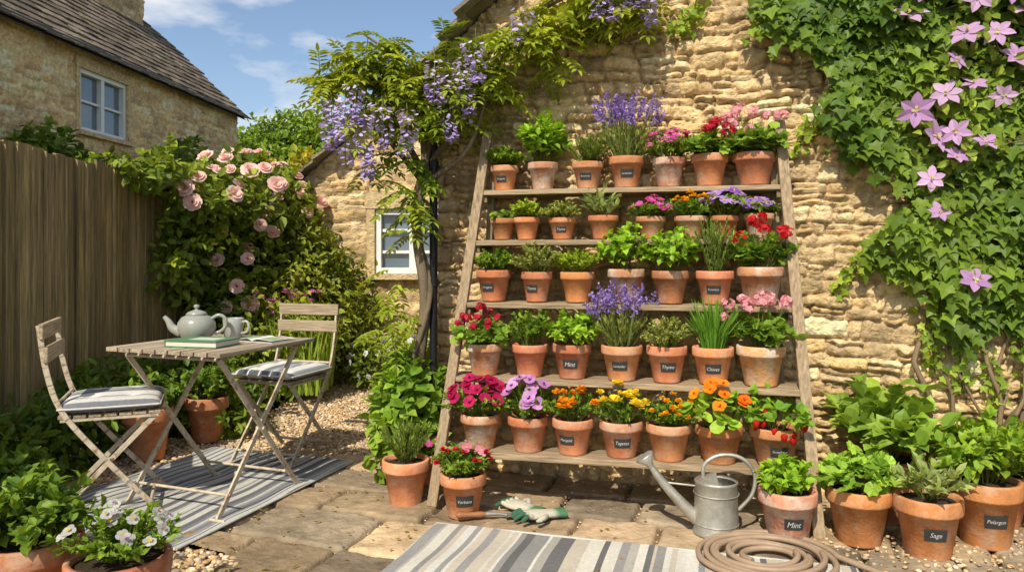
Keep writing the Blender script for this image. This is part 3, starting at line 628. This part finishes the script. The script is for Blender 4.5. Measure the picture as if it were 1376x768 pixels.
def tree(name,x,y,h,ell,n,L,c1,c2):
    B=MB();tube(B,spline([(x,y,-.05),(x+.1,y,h*.3),(x-.05,y,h*.6),(x,y,h*.85)],10),np.linspace(.22,.05,10),(.11,.08,.05),'bark',10)
    for e_ in ell:
        tube(B,spline([(x,y,h*.35),((x+e_[0])/2,(y+e_[1])/2,(h*.4+e_[2])/2),e_[:3]],8),np.linspace(.1,.03,8),(.11,.08,.05),'bark',6)
    shrub('',ell,n,L,L*.6,c1,c2,B=B,ret=True,inner=.3);B.obj(name)
tree('leafy_tree',-6.6,22,4.8,[(-7.3,22,4.4,1.0,1,.9),(-6.4,22.3,4.8,1.2,1,.95),(-5.5,22,4.4,1.0,1,.85),(-6.6,21.5,3.7,1.6,1,.9),(-8.1,22,3.8,.8,.8,.8)],10000,.2,(.06,.13,.02),(.15,.26,.04))
tree('leafy_tree',-3.6,26,4.6,[(-4.4,26,4.2,1.3,1,.9),(-3.2,26,4.0,1.3,1,.8),(-5.2,25.5,3.3,1.3,1,1)],6000,.24,(.1,.16,.03),(.22,.3,.045))
BE=[(-1.45,8.5,.3,.35,.3,.3),(-1.0,8.2,.4,.35,.5,.36),(-.82,7.2,.3,.22,.4,.28),(-1.9,8.95,.4,.3,.3,.35),(-.68,6.3,.36,.2,.4,.36)]
B=shrub('',BE,4600,.075,.042,(.07,.13,.02),(.2,.29,.05),ret=True)
p_,n_=ell_pts(BE,80);flower(B,p_,n_,5,.035,.035,(.7,.7,.72),(.8,.8,.75),.1)
p_,n_=ell_pts(BE[:4],22);
for q in p_: pompon(B,q+A(0,0,.12),.04,(.4,.3,.7),(.6,.5,.8),14)
B.obj('flower_border')
BE=[(-2.9,6.7,.25,.4,.5,.3),(-2.65,7.0,.22,.3,.5,.25),(-2.8,7.8,.4,.35,.5,.4),(-3.1,5.6,.3,.25,.8,.35),(-3.15,4.4,.25,.2,.7,.28),(-2.45,6.35,.12,.2,.3,.15)]
B=shrub('',BE,5600,.1,.05,(.035,.09,.015),(.12,.2,.035),ret=True)
n=26;p_=np.stack([rng.uniform(-2.7,-2.0,n),rng.uniform(7.5,8.2,n),rng.uniform(.9,1.15,n)],1)
pompon(B,p_,.045,(.5,.08,.35),(.7,.25,.55),14)
leaves(B,p_*A(1,1,0)+A(0,0,.2),A(0,0,1)+0*p_,A(0,1,0)+0*p_,p_[:,2]-.2,.012,A(.1,.18,.04),'needle')
n=260;p_=np.stack([rng.uniform(-2.5,-1.95,n),rng.uniform(7.5,8.1,n),np.full(n,.1)],1)
leaves(B,p_,A(0,0,1)+R3(n)*.22,R3(n),rng.uniform(.45,.85,n),.028,pal(n,(.1,.2,.03),(.22,.34,.07)),'needle')
B.obj('garden_bed_plants')
HE=[(-.74,5.0,.34,.17,.2,.34),(-.68,5.1,.58,.18,.18,.22)]
B=shrub('',HE,950,.11,.08,(.07,.17,.02),(.18,.3,.05),'broad',ret=True,reach=(.6,1.3));B.obj('hydrangea_bush')
# ---------------------------------------------------------------- ivy on wall
IP=[(1.98,4.2),(2.0,3.1),(2.08,2.85),(2.26,2.7),(2.4,2.42),(2.58,2.12),(2.74,1.75),(2.66,1.45),(2.82,1.28),(3.0,1.2),(3.2,1.05),(3.4,1.1),(3.6,.95),(5.2,.85),(5.2,4.2)]
n=26000;s=rng.uniform(1.8,5.2,n);zv=rng.uniform(.3,4.2,n)
m=inpoly(s+.1*np.sin(zv*9)+rng.normal(0,.06,n),zv+.08*np.sin(s*11)+rng.normal(0,.06,n),IP);s=s[m];zv=zv[m];N=len(s)
lump=.06+.2*np.clip(fbm(s*3,zv*3,5)*1.6-.3,0,1.2)+.05*np.sin(s*9+zv*5)
off=lump*rng.uniform(.3,1.05,N)+.03
P=W0+s[:,None]*UV+zv[:,None]*A(0,0,1)+off[:,None]*NW
B=MB()
dr=A(0,0,-1)+R3(N)*.6+NW*.35;nn=NW*1.0+A(0,0,.5)+R3(N)*.5
l=rng.uniform(.045,.105,N)
col=pal(N,(.035,.09,.014),(.12,.21,.03),.28,P)
leaves(B,P,dr,nn,l,l*1.05,col,'ivy')
for i in range(11):
    s0=rng.uniform(2.95,3.6);q=[];ss=s0;zz=0;zmax=rng.uniform(1.6,2.6)
    while zz<zmax:
        q.append(W0+UV*ss+A(0,0,zz)+NW*rng.uniform(.06,.12));zz+=.22;ss+=rng.uniform(-.13,.11)
    tube(B,spline(q,26),np.linspace(rng.uniform(.009,.024),.005,26),A(.27,.19,.115)*rng.uniform(.7,1.1),'bark',6,caps=False)
B.obj('english_ivy')
B=MB()
for (a,b,c,d) in[(1.55,3.05,1.4,2.95),(1.62,3.3,1.5,3.0),(2.55,1.5,2.4,1.3),(2.9,1.15,2.95,.8),(2.3,2.4,2.15,2.15),(3.2,1.0,3.3,.6),(3.05,1.1,3.1,.7),(3.4,1.1,3.45,.65)]:
    q=spline([W0+UV*a+A(0,0,b)+NW*.06,W0+UV*(a+c)/2+A(0,0,(b+d)/2+.03)+NW*.1,W0+UV*c+A(0,0,d)+NW*.07],14)
    tube(B,q,.005,(.12,.1,.05),'bark',5);k=np.repeat(q,3,0)+rng.normal(0,.03,(42,3))
    leaves(B,k,R3(42)+A(0,0,-.3),NW+R3(42)*.5,.055,.05,pal(42,(.1,.2,.03),(.2,.32,.05)),'ivy')
B.obj('ivy_shoots')
B=MB()
pts=[]
for (a,b) in[(2.83,3.06),(2.76,2.92),(3.0,2.63),(3.2,2.77),(3.1,2.5),(2.95,2.44),(3.0,2.22),(2.8,2.36),(3.48,2.17),(3.0,2.08),(2.92,1.76),(3.1,1.36),(3.27,3.02),(3.5,2.78),(2.98,3.1),(3.32,2.64),(3.7,2.5),(3.8,1.8),(3.12,3.0),(3.38,2.9),(3.05,2.78),(3.25,2.42),(2.9,2.2),(2.68,3.1),(3.15,2.15),(3.4,3.1),(2.88,1.95)]:
    p0=W0+UV*a+A(0,0,b)+NW*rng.uniform(.24,.32);pts.append(p0)
    nn=norm(NW+A(0,0,.35)+R3(1)[0]*.6)[None]
    k=rng.uniform(.07,.112)
    flower(B,p0[None],nn,6,k,k*.56,(.55,.30,.58),(.72,.48,.70),rng.uniform(0,.35),(.6,.55,.25),.16,shape='sepal')
pts=sorted(pts,key=lambda q:-q[2])
for i in range(len(pts)-1):
    a,b=pts[i]-NW*.06,pts[i+1]-NW*.06
    tube(B,spline([a,(a+b)/2-NW*.05,b],8),.0035,(.15,.12,.06),'bark',4)
    for q in(a,b): leaves(B,q+rng.normal(0,.05,(6,3))-NW*.02,R3(6)+A(0,0,-.4),NW+R3(6)*.4,.075,.045,pal(6,(.1,.18,.03),(.2,.3,.05)),'broad')
B.obj('clematis')
# ---------------------------------------------------------------- wisteria
B=MB()
TR=(.17,.13,.085)
base=A(-.63,5.08,0)
tr=spline([base,base+A(-.02,-.02,.6),base+A(.04,-.02,1.2),base+A(-.02,0,1.7),base+A(.04,0,2.15),base+A(-.02,.05,2.6)],40)
tube(B,tr,np.linspace(.045,.028,40),TR,'bark',8)
tr2=tr.copy();a=np.linspace(0,14,40);tr2[:,0]+=.04*np.cos(a);tr2[:,1]+=.04*np.sin(a);tube(B,tr2,.02,TR,'bark',6)
BR=[[(-.62,5.1,2.1),(-.9,5.0,2.6),(-1.15,5.0,2.85)],[(-.6,5.1,2.4),(-.75,5.05,2.8),(-1.0,5.0,3.0)],
    [(-.6,5.1,2.1),(-.25,4.95,2.5),(.05,4.95,2.95),(.5,4.85,3.15)],[(-.6,5.1,2.3),(-.3,5.0,2.8),(.1,4.95,3.15)],[(-.6,5.1,2.0),(-.3,4.9,2.2),(-.15,4.9,2.6)],[(-.6,5.1,2.0),(-.85,5.0,2.3),(-1.1,4.95,2.45)],[(.1,4.95,3.1),(.5,4.8,3.25),(.9,4.75,3.3)]]
for b in BR:
    q=spline(b,16);tube(B,q,np.linspace(.024,.008,16),TR,'bark',6,caps=False)
WE=[(-1.15,5.0,2.72,.2,.22,.16,40),(-.92,5.0,2.82,.24,.22,.18,48),(-.7,5.0,2.68,.24,.22,.2,48),(-.42,5.0,2.55,.2,.2,.2,40),(-.95,5.0,2.5,.18,.2,.14,16),(-.66,5.0,2.3,.14,.18,.22,18),(-.9,5.0,2.2,.12,.14,.2,9),(-.2,4.98,2.72,.22,.2,.16,30),(.1,4.9,2.98,.24,.2,.14,40),(.45,4.85,3.12,.28,.2,.14,52),(.8,4.8,3.12,.2,.2,.13,34),(-.3,4.98,2.95,.16,.2,.12,8),(.25,4.9,2.8,.14,.15,.08,7),(-.68,5.02,1.85,.12,.14,.3,18),(-.8,5.02,1.1,.1,.14,.35,14)]
for x,y,z_,rx,ry,rz,n in WE:
    n=int(n*1.35)
    o=A(x,y,z_)+R3(n)*A(rx,ry,rz)*rng.random((n,1))**.4
    d=norm(R3(n)*A(1,1,.4)+A(0,-.15,-.15))
    Ls=rng.uniform(.14,.24,n)
    K=6
    cb=pal(n,(.09,.17,.02),(.23,.32,.045),.2,o)
    for i in range(K):
        t=(i+.8)/K
        c=o+d*Ls[:,None]*t+A(0,0,-1)*(Ls*.35*t*t)[:,None]
        sd=norm(np.cross(d,A(0,0,1)))
        for sg in(-1,1):
            leaves(B,c,sd*sg+d*.55+A(0,0,-.25),A(0,0,1)+d*.2+R3(n)*.25,.07,.028,cb*rng.uniform(.85,1.15,(n,1)))
    leaves(B,o+d*Ls[:,None]+A(0,0,-1)*(Ls*.35)[:,None],d+A(0,0,-.5),A(0,0,1)+R3(n)*.2,.07,.028,cb)
    leaves(B,o,d+A(0,0,-.15),A(0,0,1)+0*d,Ls,.006,A(.12,.14,.05),'needle')
RC=[(-1.12,2.1,.4),(-.99,2.0,.42),(-.88,2.2,.3),(-1.22,2.2,.32),(-.42,2.25,.42),(-.31,2.38,.38),(-.52,2.5,.25),(-1.05,2.35,.25),(.55,2.98,.24),(.9,2.94,.24),(.82,3.04,.22),(-.24,2.6,.25),(.05,2.85,.2),(.68,2.96,.2),(-.70,2.15,.28)]
for x,zb,ln in RC:
    y=4.74+rng.uniform(-.06,.06) if x<.3 else 4.6
    n=int(320*ln);t=rng.random(n);r=.054*(1-t*.75)
    a=rng.uniform(0,6.28,n)
    o=np.stack([x*.95+r*np.cos(a)+.02*np.sin(t*5+x*9),y+r*np.sin(a),zb+ln*(1-t)],1)
    tt=t[:,None];c=(A(.68,.57,.80)*(1-tt)+A(.44,.33,.64)*tt)*rng.uniform(.8,1.15,(n,1))
    leaves(B,o,np.stack([np.cos(a),np.sin(a),-.5+0*a],1)+R3(n)*.4,A(0,0,1)+R3(n)*.5,.034,.03,c,'petal','petal')
    tube(B,[(x*.95,y,zb),(x*.95,y,zb+ln),(x,y+.2,zb+ln+.15)],.003,(.14,.16,.06),'bark',4)
B.obj('wisteria')
B=MB();tube(B,[(-.535,5.08,0),(-.535,5.08,2.72)],.028,(.012,.012,.013),'pipe',14)
for z_ in(.5,1.3,2.1): tube(B,[(-.535,5.08,z_),(-.535,5.08,z_+.05)],.035,(.012,.012,.013),'pipe',14);box(B,(-.515,5.16,z_+.02),(.012,.08,.012),(.012,.012,.013),'pipe')
B.obj('drainpipe')
# ---------------------------------------------------------------- rugs
def rug(name,corner,du,dv,w,l,seed,zz=.014,P=None,W=(.02,.03,.05,.07)):
    """stripes run along dv"""
    r=np.random.default_rng(seed);B=MB();x=0
    k=0;last=-1
    ny=40
    while x<w:
        ww=r.choice(W);j=r.integers(len(P))
        while j==last:j=r.integers(len(P))
        last=j;x1=min(x+ww,w)
        ys=np.linspace(0,l,ny);V=[]
        for a in(x,x1):
            wob=.004*np.sin(ys*5+a*3)
            p=np.array(corner)[None]+np.array(du)[None]*(a+wob[:,None])+np.array(dv)[None]*ys[:,None]
            h=zz+.007*np.sin(a*4+1)*np.sin(ys*3.1)+.005*np.sin(ys*11+a*7)+ .004
            V.append(np.c_[p,h])
        V=np.concatenate(V);i=np.arange(ny-1)
        B.add(V,np.stack([i,i+1,i+ny+1,i+ny],1)[:,::-1],A(*P[j])*r.uniform(.92,1.05),'fabric',True);x=x1
    c=[np.array(corner),np.array(corner)+np.array(du)*w,np.array(corner)+np.array(du)*w+np.array(dv)*l,np.array(corner)+np.array(dv)*l]
    for a,b in zip(c,c[1:]+c[:1]):
        tube(B,[(*(a+(b-a)*t),zz+.001) for t in np.linspace(0,1,12)],.007,(.5,.48,.43),'fabric',6)
    for e0,sg in((0,-1),(l,1)):
        n=int(w/.02);a=np.linspace(.01,w-.01,n);p=np.array(corner)[None]+np.array(du)[None]*a[:,None]+np.array(dv)[None]*e0
        leaves(B,np.c_[p,np.full(n,zz)],np.c_[np.tile(np.array(dv)*sg,(n,1))+rng.normal(0,.15,(n,2)),np.full(n,-.1)],A(0,0,1)+np.zeros((n,3)),.035,.008,A(.5,.48,.43),'needle','fabric')
    return B.obj(name)
d1=norm(A(-.55,-1.6));d1p=A(d1[1],-d1[0])
rug('striped_rug',(-1.15,5.41),d1p if d1p[0]<0 else -d1p,d1,1.24,1.72,3,P=[(.50,.49,.45),(.13,.13,.14),(.27,.27,.28),(.46,.45,.41),(.19,.19,.20),(.54,.52,.48)],W=(.012,.02,.03,.04))
d2=norm(A(1.99,-.58));d2p=A(d2[1],-d2[0])
rug('striped_rug',(-.42,4.155),d2,d2p if d2p[1]<0 else -d2p,2.15,1.7,8,P=[(.58,.54,.46),(.14,.135,.13),(.27,.26,.245),(.50,.44,.35),(.38,.355,.31),(.60,.57,.51),(.58,.55,.48)],W=(.015,.03,.045,.06,.08))
# ---------------------------------------------------------------- table
pm=(.44,.37,.27)
def table():
    root=empty('bistro_table',(-1.85,4.65,0),math.radians(-21))
    B=MB();n=9;h=.43
    for i in range(n):
        x=-h+(i+.5)*2*h/n
        box(B,(x,0,.955),(h/n-.006,h,.011),A(.36,.31,.24)*rng.uniform(.75,1.2),'woody',jit=.0015)
    for y in(-.33,.33): box(B,(0,y,.934),(h-.03,.02,.009),(.3,.25,.18),'woodh')
    B.obj('table_top',parent=root)
    B=MB()
    for x in(-.345,.345):
        o=.012
        beam(B,(x-o,-.36,.0),(x-o,.36,.92),.030,.014,pm,'metalp',up=(1,0,0))
        beam(B,(x+o,.36,.0),(x+o,-.36,.92),.030,.014,pm,'metalp',up=(1,0,0))
        tube(B,[(x-.03,0,.46),(x+.03,0,.46)],.012,pm,'metalp',8)
    for y in(-.36,.36):
        tube(B,[(-.345,y,.92),(.345,y,.92)],.011,pm,'metalp',8)
    tube(B,[(-.345,-.26,.128),(.345,-.26,.128)],.009,pm,'metalp',8)
    tube(B,[(-.345,.26,.128),(.345,.26,.128)],.009,pm,'metalp',8)
    for x in(-.345,.345):
        for y in(-.36,.36): tube(B,[(x-.05,y,.014),(x+.05,y,.014)],.011,pm,'metalp',8)
    B.obj('table_legs',parent=root)
table()
def chair(loc,face):
    # local +y = direction the sitter faces
    root=empty('folding_chair',loc,face-math.pi/2)
    B=MB();w=.25
    for x in(-w,w):
        q=spline([(x,-.34,1.12),(x,-.30,.85),(x,-.22,.62),(x,.0,.33),(x,.28,.01)],20);
        for a,b in zip(q[:-1],q[1:]): beam(B,a,b+(b-a)*.15,.028,.015,pm,'metalp',up=(1,0,0))
        x2=x*.9;beam(B,(x2,.25,.585),(x2,-.30,.01),.028,.015,pm,'metalp',up=(1,0,0))
        beam(B,(x2,-.24,.578),(x2,.26,.578),.03,.014,pm,'metalp',up=(0,0,1))
        tube(B,[(x2,.02,.345),(x,.0,.345)],.012,pm,'metalp',8)
    tube(B,[(-w,.22,.08),(w,.22,.08)],.01,pm,'metalp',8);tube(B,[(-w*.9,-.24,.07),(w*.9,-.24,.07)],.01,pm,'metalp',8)
    tube(B,[(-w,-.25,.68),(w,-.25,.68)],.009,pm,'metalp',8)
    B.obj('metal_frame',parent=root)
    B=MB();wc=(.36,.30,.22)
    for i in range(7):
        y=-.22+i*.077;box(B,(0,y,.597),(w-.01,.032,.010),A(*wc)*rng.uniform(.8,1.15),'woodh',jit=.0015)
    for z_,y in((1.085,-.325),(.955,-.305)):
        box(B,(0,y,z_),(w+.02,.011,.043),A(*wc)*rng.uniform(.9,1.15),'woodh',jit=.002)
    B.obj('slats',parent=root,bevel=.004)
    B=MB();n=49
    g=np.linspace(-1,1,n);X,Y=np.meshgrid(g,g)
    def sq(a): return np.clip(1-np.abs(a)**5,0,1)
    hh=(sq(X)*sq(Y))**.45
    tuft=sum(np.exp(-((X-a)**2+(Y-b)**2)/.02) for a in(-.4,.4) for b in(-.4,.4))
    top=.615+.035+.042*hh-.02*tuft+.006*(fbm(X*3+5,Y*3,3)-.5);bot=.64-.032*hh
    P=[(.60,.58,.54),(.17,.175,.19),(.55,.53,.5),(.28,.29,.31),(.62,.6,.56)]
    rr=np.random.default_rng(4);st=[];
    while len(st)<n: st+= [int(rr.integers(5))]*int(rr.integers(1,4))
    cc=np.array([P[k] for k in st[:n]]);C=np.tile(cc[None],(n,1,1))
    sx=.262*(1-.03*np.abs(Y)**4);sy=.26
    idx=np.arange(n*n).reshape(n,n);f=np.stack([idx[:-1,:-1],idx[:-1,1:],idx[1:,1:],idx[1:,:-1]],-1).reshape(-1,4)
    B.add(np.stack([X*sx,Y*sy+.01,top],-1).reshape(-1,3),f,C.reshape(-1,3),'fabric',True)
    B.add(np.stack([X*sx,Y*sy+.01,bot],-1).reshape(-1,3),f[:,::-1],C.reshape(-1,3),'fabric',True)
    ring=np.concatenate([idx[0,:-1],idx[:-1,-1],idx[-1,:0:-1],idx[:0:-1,0]]);pt=np.stack([X*sx,Y*sy+.01,top],-1).reshape(-1,3)[ring];pb=np.stack([X*sx,Y*sy+.01,bot],-1).reshape(-1,3)[ring]
    k=len(ring);i=np.arange(k);B.add(np.concatenate([pt,pb]),np.stack([i,(i+1)%k,k+(i+1)%k,k+i],1)[:,::-1],np.concatenate([C.reshape(-1,3)[ring]]*2),'fabric',True)
    mp_=(pt+pb)/2;tube(B,np.vstack([mp_,mp_[:1]]),.007,(.55,.53,.5),'fabric',6)
    B.obj('seat_cushion',parent=root)
chair((-2.4,4.48,.0),math.radians(22))
chair((-1.72,5.62,.0),math.radians(-108))
TZ=.967
def teapot():
    B=MB();c=(.30,.30,.26)
    lathe(B,[(0,0),(.055,0),(.06,.006),(.085,.03),(.103,.07),(.1,.105),(.08,.135),(.052,.148),(.05,.15)],c,'ceramic')
    lathe(B,[(.056,.148),(.058,.153),(.045,.165),(.02,.174),(.008,.178),(.009,.184),(.017,.193),(.014,.203),(0,.207)],c,'ceramic')
    tube(B,spline([(-.085,0,.05),(-.13,0,.075),(-.15,0,.11),(-.175,0,.14)],14),np.linspace(.03,.011,14),c,'ceramic',12)
    tube(B,spline([(.08,0,.125),(.12,0,.145),(.155,0,.125),(.155,0,.08),(.125,0,.05),(.09,0,.045)],22),.010,c,'ceramic',10)
    o=B.obj('teapot',(-2.0,4.72,TZ+.001),math.radians(8));o.scale=(1.12,1.12,1.12)
teapot()
B=MB();c=(.34,.34,.30);lathe(B,[(0,0),(.042,0),(.045,.005),(.052,.06),(.055,.115),(.053,.117),(.05,.113),(.047,.06),(.04,.012),(0,.01)],c,'ceramic')
tube(B,spline([(.05,0,.095),(.08,0,.098),(.092,0,.07),(.078,0,.04),(.048,0,.032)],16),.008,c,'ceramic',8);lathe(B,[(.049,.09),(0,.09)],(.12,.05,.02),'ceramic')
o=B.obj('mug',(-1.82,4.86,TZ),math.radians(-10));o.scale=(1.2,1.2,1.15)
B=MB();box(B,(0,0,.017),(.155,.105,.015),(.62,.58,.5),'paper');box(B,(0,0,.0345),(.16,.11,.003),(.08,.19,.08),'paint');box(B,(0,0,.0035),(.16,.11,.003),(.08,.19,.08),'paint');box(B,(-.157,0,.019),(.003,.108,.016),(.08,.19,.08),'paint')
box(B,(.03,.0,.0382),(.08,.05,.0006),(.5,.5,.42),'paper')
o=B.obj('hardback_book',(-1.86,4.48,TZ),math.radians(-14));o.scale=(1.1,1.1,1.1)
B=MB();n=12
for sg in(-1,1):
    t=np.linspace(0,1,n);x=sg*t*.13;zq=.006+.014*np.sin(np.clip(t*3,0,1)*math.pi/2)*(1-t*.6)
    V=np.concatenate([np.stack([x,np.full(n,-.09),zq],1),np.stack([x,np.full(n,.09),zq],1)]);i=np.arange(n-1)
    B.add(V,np.stack([i,i+1,i+n+1,i+n],1),(.66,.64,.58),'paper',True)
    for (a,b,c_,d_,cl) in[(.25,.9,-.07,.02,(.25,.34,.16)),(.3,.85,.035,.07,(.45,.3,.3))]:
        tt=np.linspace(a,b,6);xx=sg*tt*.13;zz=.0075+.014*np.sin(np.clip(tt*3,0,1)*math.pi/2)*(1-tt*.6)
        V=np.concatenate([np.stack([xx,np.full(6,c_),zz],1),np.stack([xx,np.full(6,d_),zz],1)]);i=np.arange(5)
        B.add(V,np.stack([i,i+1,i+7,i+6],1),cl,'paper')
box(B,(0,0,.002),(.135,.093,.002),(.5,.48,.42),'paper')
o=B.obj('open_magazine',(-1.58,4.75,TZ),math.radians(-25));o.scale=(1.2,1.2,1.2)
# ---------------------------------------------------------------- watering can
def can():
    B=MB();c=(.42,.42,.39)
    lathe(B,[(0,.012),(.118,.012),(.122,0),(.124,.012),(.119,.02),(.112,.27),(.115,.274),(.115,.284),(.110,.288)],c,'galv',seg=36)
    n=14
    a=np.linspace(np.pi*.5,np.pi*1.5,n);V=[(.0,0,.33)]+[(.111*math.cos(t),.111*math.sin(t),.286) for t in a]
    B.add(V,[(0,i,i+1) for i in range(1,n)],c,'galv')
    B.add([(.0,0,.33),(0,-.111,.286),(0,.111,.286)],[(0,1,2)],c,'galv')
    lathe(B,[(.108,.27),(.1,.2),(0,.2)],(.05,.05,.05),'galv')
    sp=spline([(-.10,0,.07),(-.2,0,.17),(-.29,0,.27),(-.345,0,.345)],16);tube(B,sp,np.linspace(.036,.016,16),c,'galv',14)
    d=norm(sp[-1]-sp[-3]);ax=d;q=sp[-1]
    tube(B,[q,q+ax*.02,q+ax*.065,q+ax*.07],[.018,.022,.055,.05],c,'galv',20)
    tube(B,[(-.11,0,.25),(-.27,0,.262)],.006,c,'galv',8)
    tube(B,spline([(-.07,0,.295),(-.06,0,.37),(.02,0,.42),(.13,0,.41),(.20,0,.33),(.19,0,.22),(.118,0,.13)],36),.011,c,'galv',10)
    for z_ in(.06,.22): tube(B,[(.1185*math.cos(t),.1185*math.sin(t),z_) for t in np.linspace(0,2*np.pi,37)],.0035,c,'galv',6)
    B.obj('watering_can',(1.105,4.03,.008),math.radians(-8))
can()
B=MB();q=[]
N=460
for i in range(N):
    a=i/N*2*np.pi*6.6;k=a/(2*np.pi);r=.34-.033*k+.012*math.sin(a*.37+1)
    q.append((r*math.cos(a)+.012*math.sin(k*3),r*.92*math.sin(a)+.012*math.cos(k*2.3),.018+.012*(k%2)+.006*math.sin(a*1.7)+.004))
q=list(reversed(q))+[(.40,-.06,.02),(.48,-.2,.02),(.50,-.4,.018),(.42,-.6,.018)]
tube(B,q,.0145,(.26,.19,.13),'rubber',10)
tube(B,[(.42,-.6,.02),(.40,-.66,.02)],.02,(.5,.35,.1),'galv',10)
B.obj('garden_hose',(1.24,3.62,.016))
def glove(loc,rot,flip):
    B=MB();c=(.5,.46,.36)
    def chain(pts,r): tube(B,spline(pts,10),np.linspace(r,r*.8,10),c,'fabric',8);e_=pts[-1];lathe(B,[(0,-r*.8),(r*.7,-r*.4),(r*.8,0),(r*.7,r*.4),(0,r*.8)],c,'fabric',c=e_,seg=8)
    n=14;P=[];
    for y,w,h in((-.13,.042,.02),(-.09,.038,.02),(-.06,.036,.018),(-.03,.042,.02),(.01,.05,.021),(.05,.05,.019),(.065,.045,.014)):
        a=np.linspace(0,2*np.pi,n,endpoint=False);P.append(np.stack([w*np.cos(a),np.full(n,y),.024+h*np.sin(a)],1))
    cols=[(.08,.18,.10)]*2+[(.5,.46,.36)]*5
    V=np.concatenate(P);k=len(P);i=np.arange(k-1)[:,None]*n;j=np.arange(n)[None];f=np.stack([i+j,i+(j+1)%n,i+n+(j+1)%n,i+n+j],-1).reshape(-1,4)
    B.add(V,f,np.repeat(np.array(cols),n,0),'fabric',True);B.add(P[-1],np.array([list(range(n))]),c,'fabric');B.add(P[0],np.array([list(range(n))[::-1]]),(.06,.1,.06),'fabric')
    for x,l,b in((-.036,.06,-.008),(-.013,.078,0),(.012,.074,.004),(.035,.055,.012)):
        chain([(x,.045,.024),(x+b,.045+l*.5,.034),(x+b*1.8,.045+l,.018)],.0125)
    s=-1 if flip else 1
    chain([(s*.035,-.02,.024),(s*.07,.01,.03),(s*.082,.045,.02)],.0135)
    o=B.obj('gardening_glove',loc,rot)
    me=o.data;a=me.attributes['col'];
    for i,v in enumerate(me.vertices):
        if v.co.y>.072 or (v.co.z<.02 and v.co.y>-.05): a.data[i].color=(.05,.12,.07,1)
    o.scale=(1.25,1.25,1.25);return o
glove((.05,4.36,.012),math.radians(48),False);g=glove((.15,4.22,.012),math.radians(115),True);g.rotation_euler[0]=math.radians(4)
B=MB()
tube(B,spline([(-.2,0,.03),(-.17,0,.031),(-.1,0,.03),(-.06,0,.03),(-.03,0,.03)],16),[.008,.014,.018,.019,.018,.016,.015,.015,.016,.017,.018,.018,.017,.016,.014,.013],(.28,.12,.05),'paint',12)
tube(B,[(-.03,0,.03),(0,0,.03),(.05,0,.028),(.09,0,.02)],[.014,.012,.008,.009],(.35,.35,.34),'galv',10)
t=np.linspace(0,1,12);w=.038*np.sqrt(np.clip(1-t**2.4,0,1));V=[]
for s_ in(-1,0,1): V.append(np.stack([.08+t*.16,s_*w,.012+.008*(abs(s_))+0*t],1))
V=np.concatenate(V);i=np.arange(11);B.add(V,np.concatenate([np.stack([i,i+1,i+13,i+12],1),np.stack([i+12,i+13,i+25,i+24],1)]),(.3,.3,.29),'galv',True)
B.obj('hand_trowel',(-.12,4.24,.008),math.radians(8))
# ---------------------------------------------------------------- lights, sky, camera
el=math.radians(46);az=norm(A(-.36,-.933))
sd=Vector((az[0]*math.cos(el),az[1]*math.cos(el),math.sin(el)))
sun=bpy.data.lights.new('sun','SUN');sun.energy=5.0;sun.angle=math.radians(.5);sun.color=(1,.93,.78)
so=bpy.data.objects.new('sun',sun);COL.objects.link(so);so.rotation_euler=sd.to_track_quat('Z','Y').to_euler();so.location=(-3,-6,9)
w=bpy.data.worlds.new('World');sc.world=w;w.use_nodes=True;N=w.node_tree.nodes;L=w.node_tree.links
bg=N['Background'];sky=N.new('ShaderNodeTexSky');sky.sky_type='NISHITA';sky.sun_disc=False;sky.sun_elevation=el;sky.sun_rotation=math.atan2(az[0],az[1]);sky.air_density=1.0;sky.dust_density=1.2;sky.ozone_density=1.4
tc=N.new('ShaderNodeTexCoord');mp=N.new('ShaderNodeMapping');mp.inputs['Scale'].default_value=(3.4,3.4,9);mp.inputs['Location'].default_value=(.9,1.6,.2)
ns=N.new('ShaderNodeTexNoise');ns.inputs['Scale'].default_value=1.5;ns.inputs['Detail'].default_value=7;ns.inputs['Roughness'].default_value=.52
rp=N.new('ShaderNodeMapRange');rp.inputs[1].default_value=.49;rp.inputs[2].default_value=.64;rp.inputs[4].default_value=.9
mx=N.new('ShaderNodeMixRGB');mx.inputs[2].default_value=(6.2,6.3,6.5,1)
L.new(tc.outputs['Generated'],mp.inputs[0]);L.new(mp.outputs[0],ns.inputs['Vector']);L.new(ns.outputs[0],rp.inputs[0]);L.new(rp.outputs[0],mx.inputs[0]);L.new(sky.outputs[0],mx.inputs[1]);L.new(mx.outputs[0],bg.inputs[0]);bg.inputs[1].default_value=.15
cam=bpy.data.cameras.new('camera');co=bpy.data.objects.new('camera',cam);COL.objects.link(co);co.location=(0,0,1.5);co.rotation_euler=(math.pi/2,0,0)
cam.sensor_width=36;cam.lens=1000/1376*36;cam.shift_y=-39/1376;cam.clip_end=2000;cam.clip_start=.05
sc.camera=co
for o in list(COL.objects):
    if o.parent is None:
        o.location=Vector(o.location)*S
        if o.type not in('CAMERA','LIGHT'): o.scale=Vector(o.scale)*S
sc.view_settings.view_transform='Standard';sc.view_settings.look='None';sc.view_settings.exposure=0
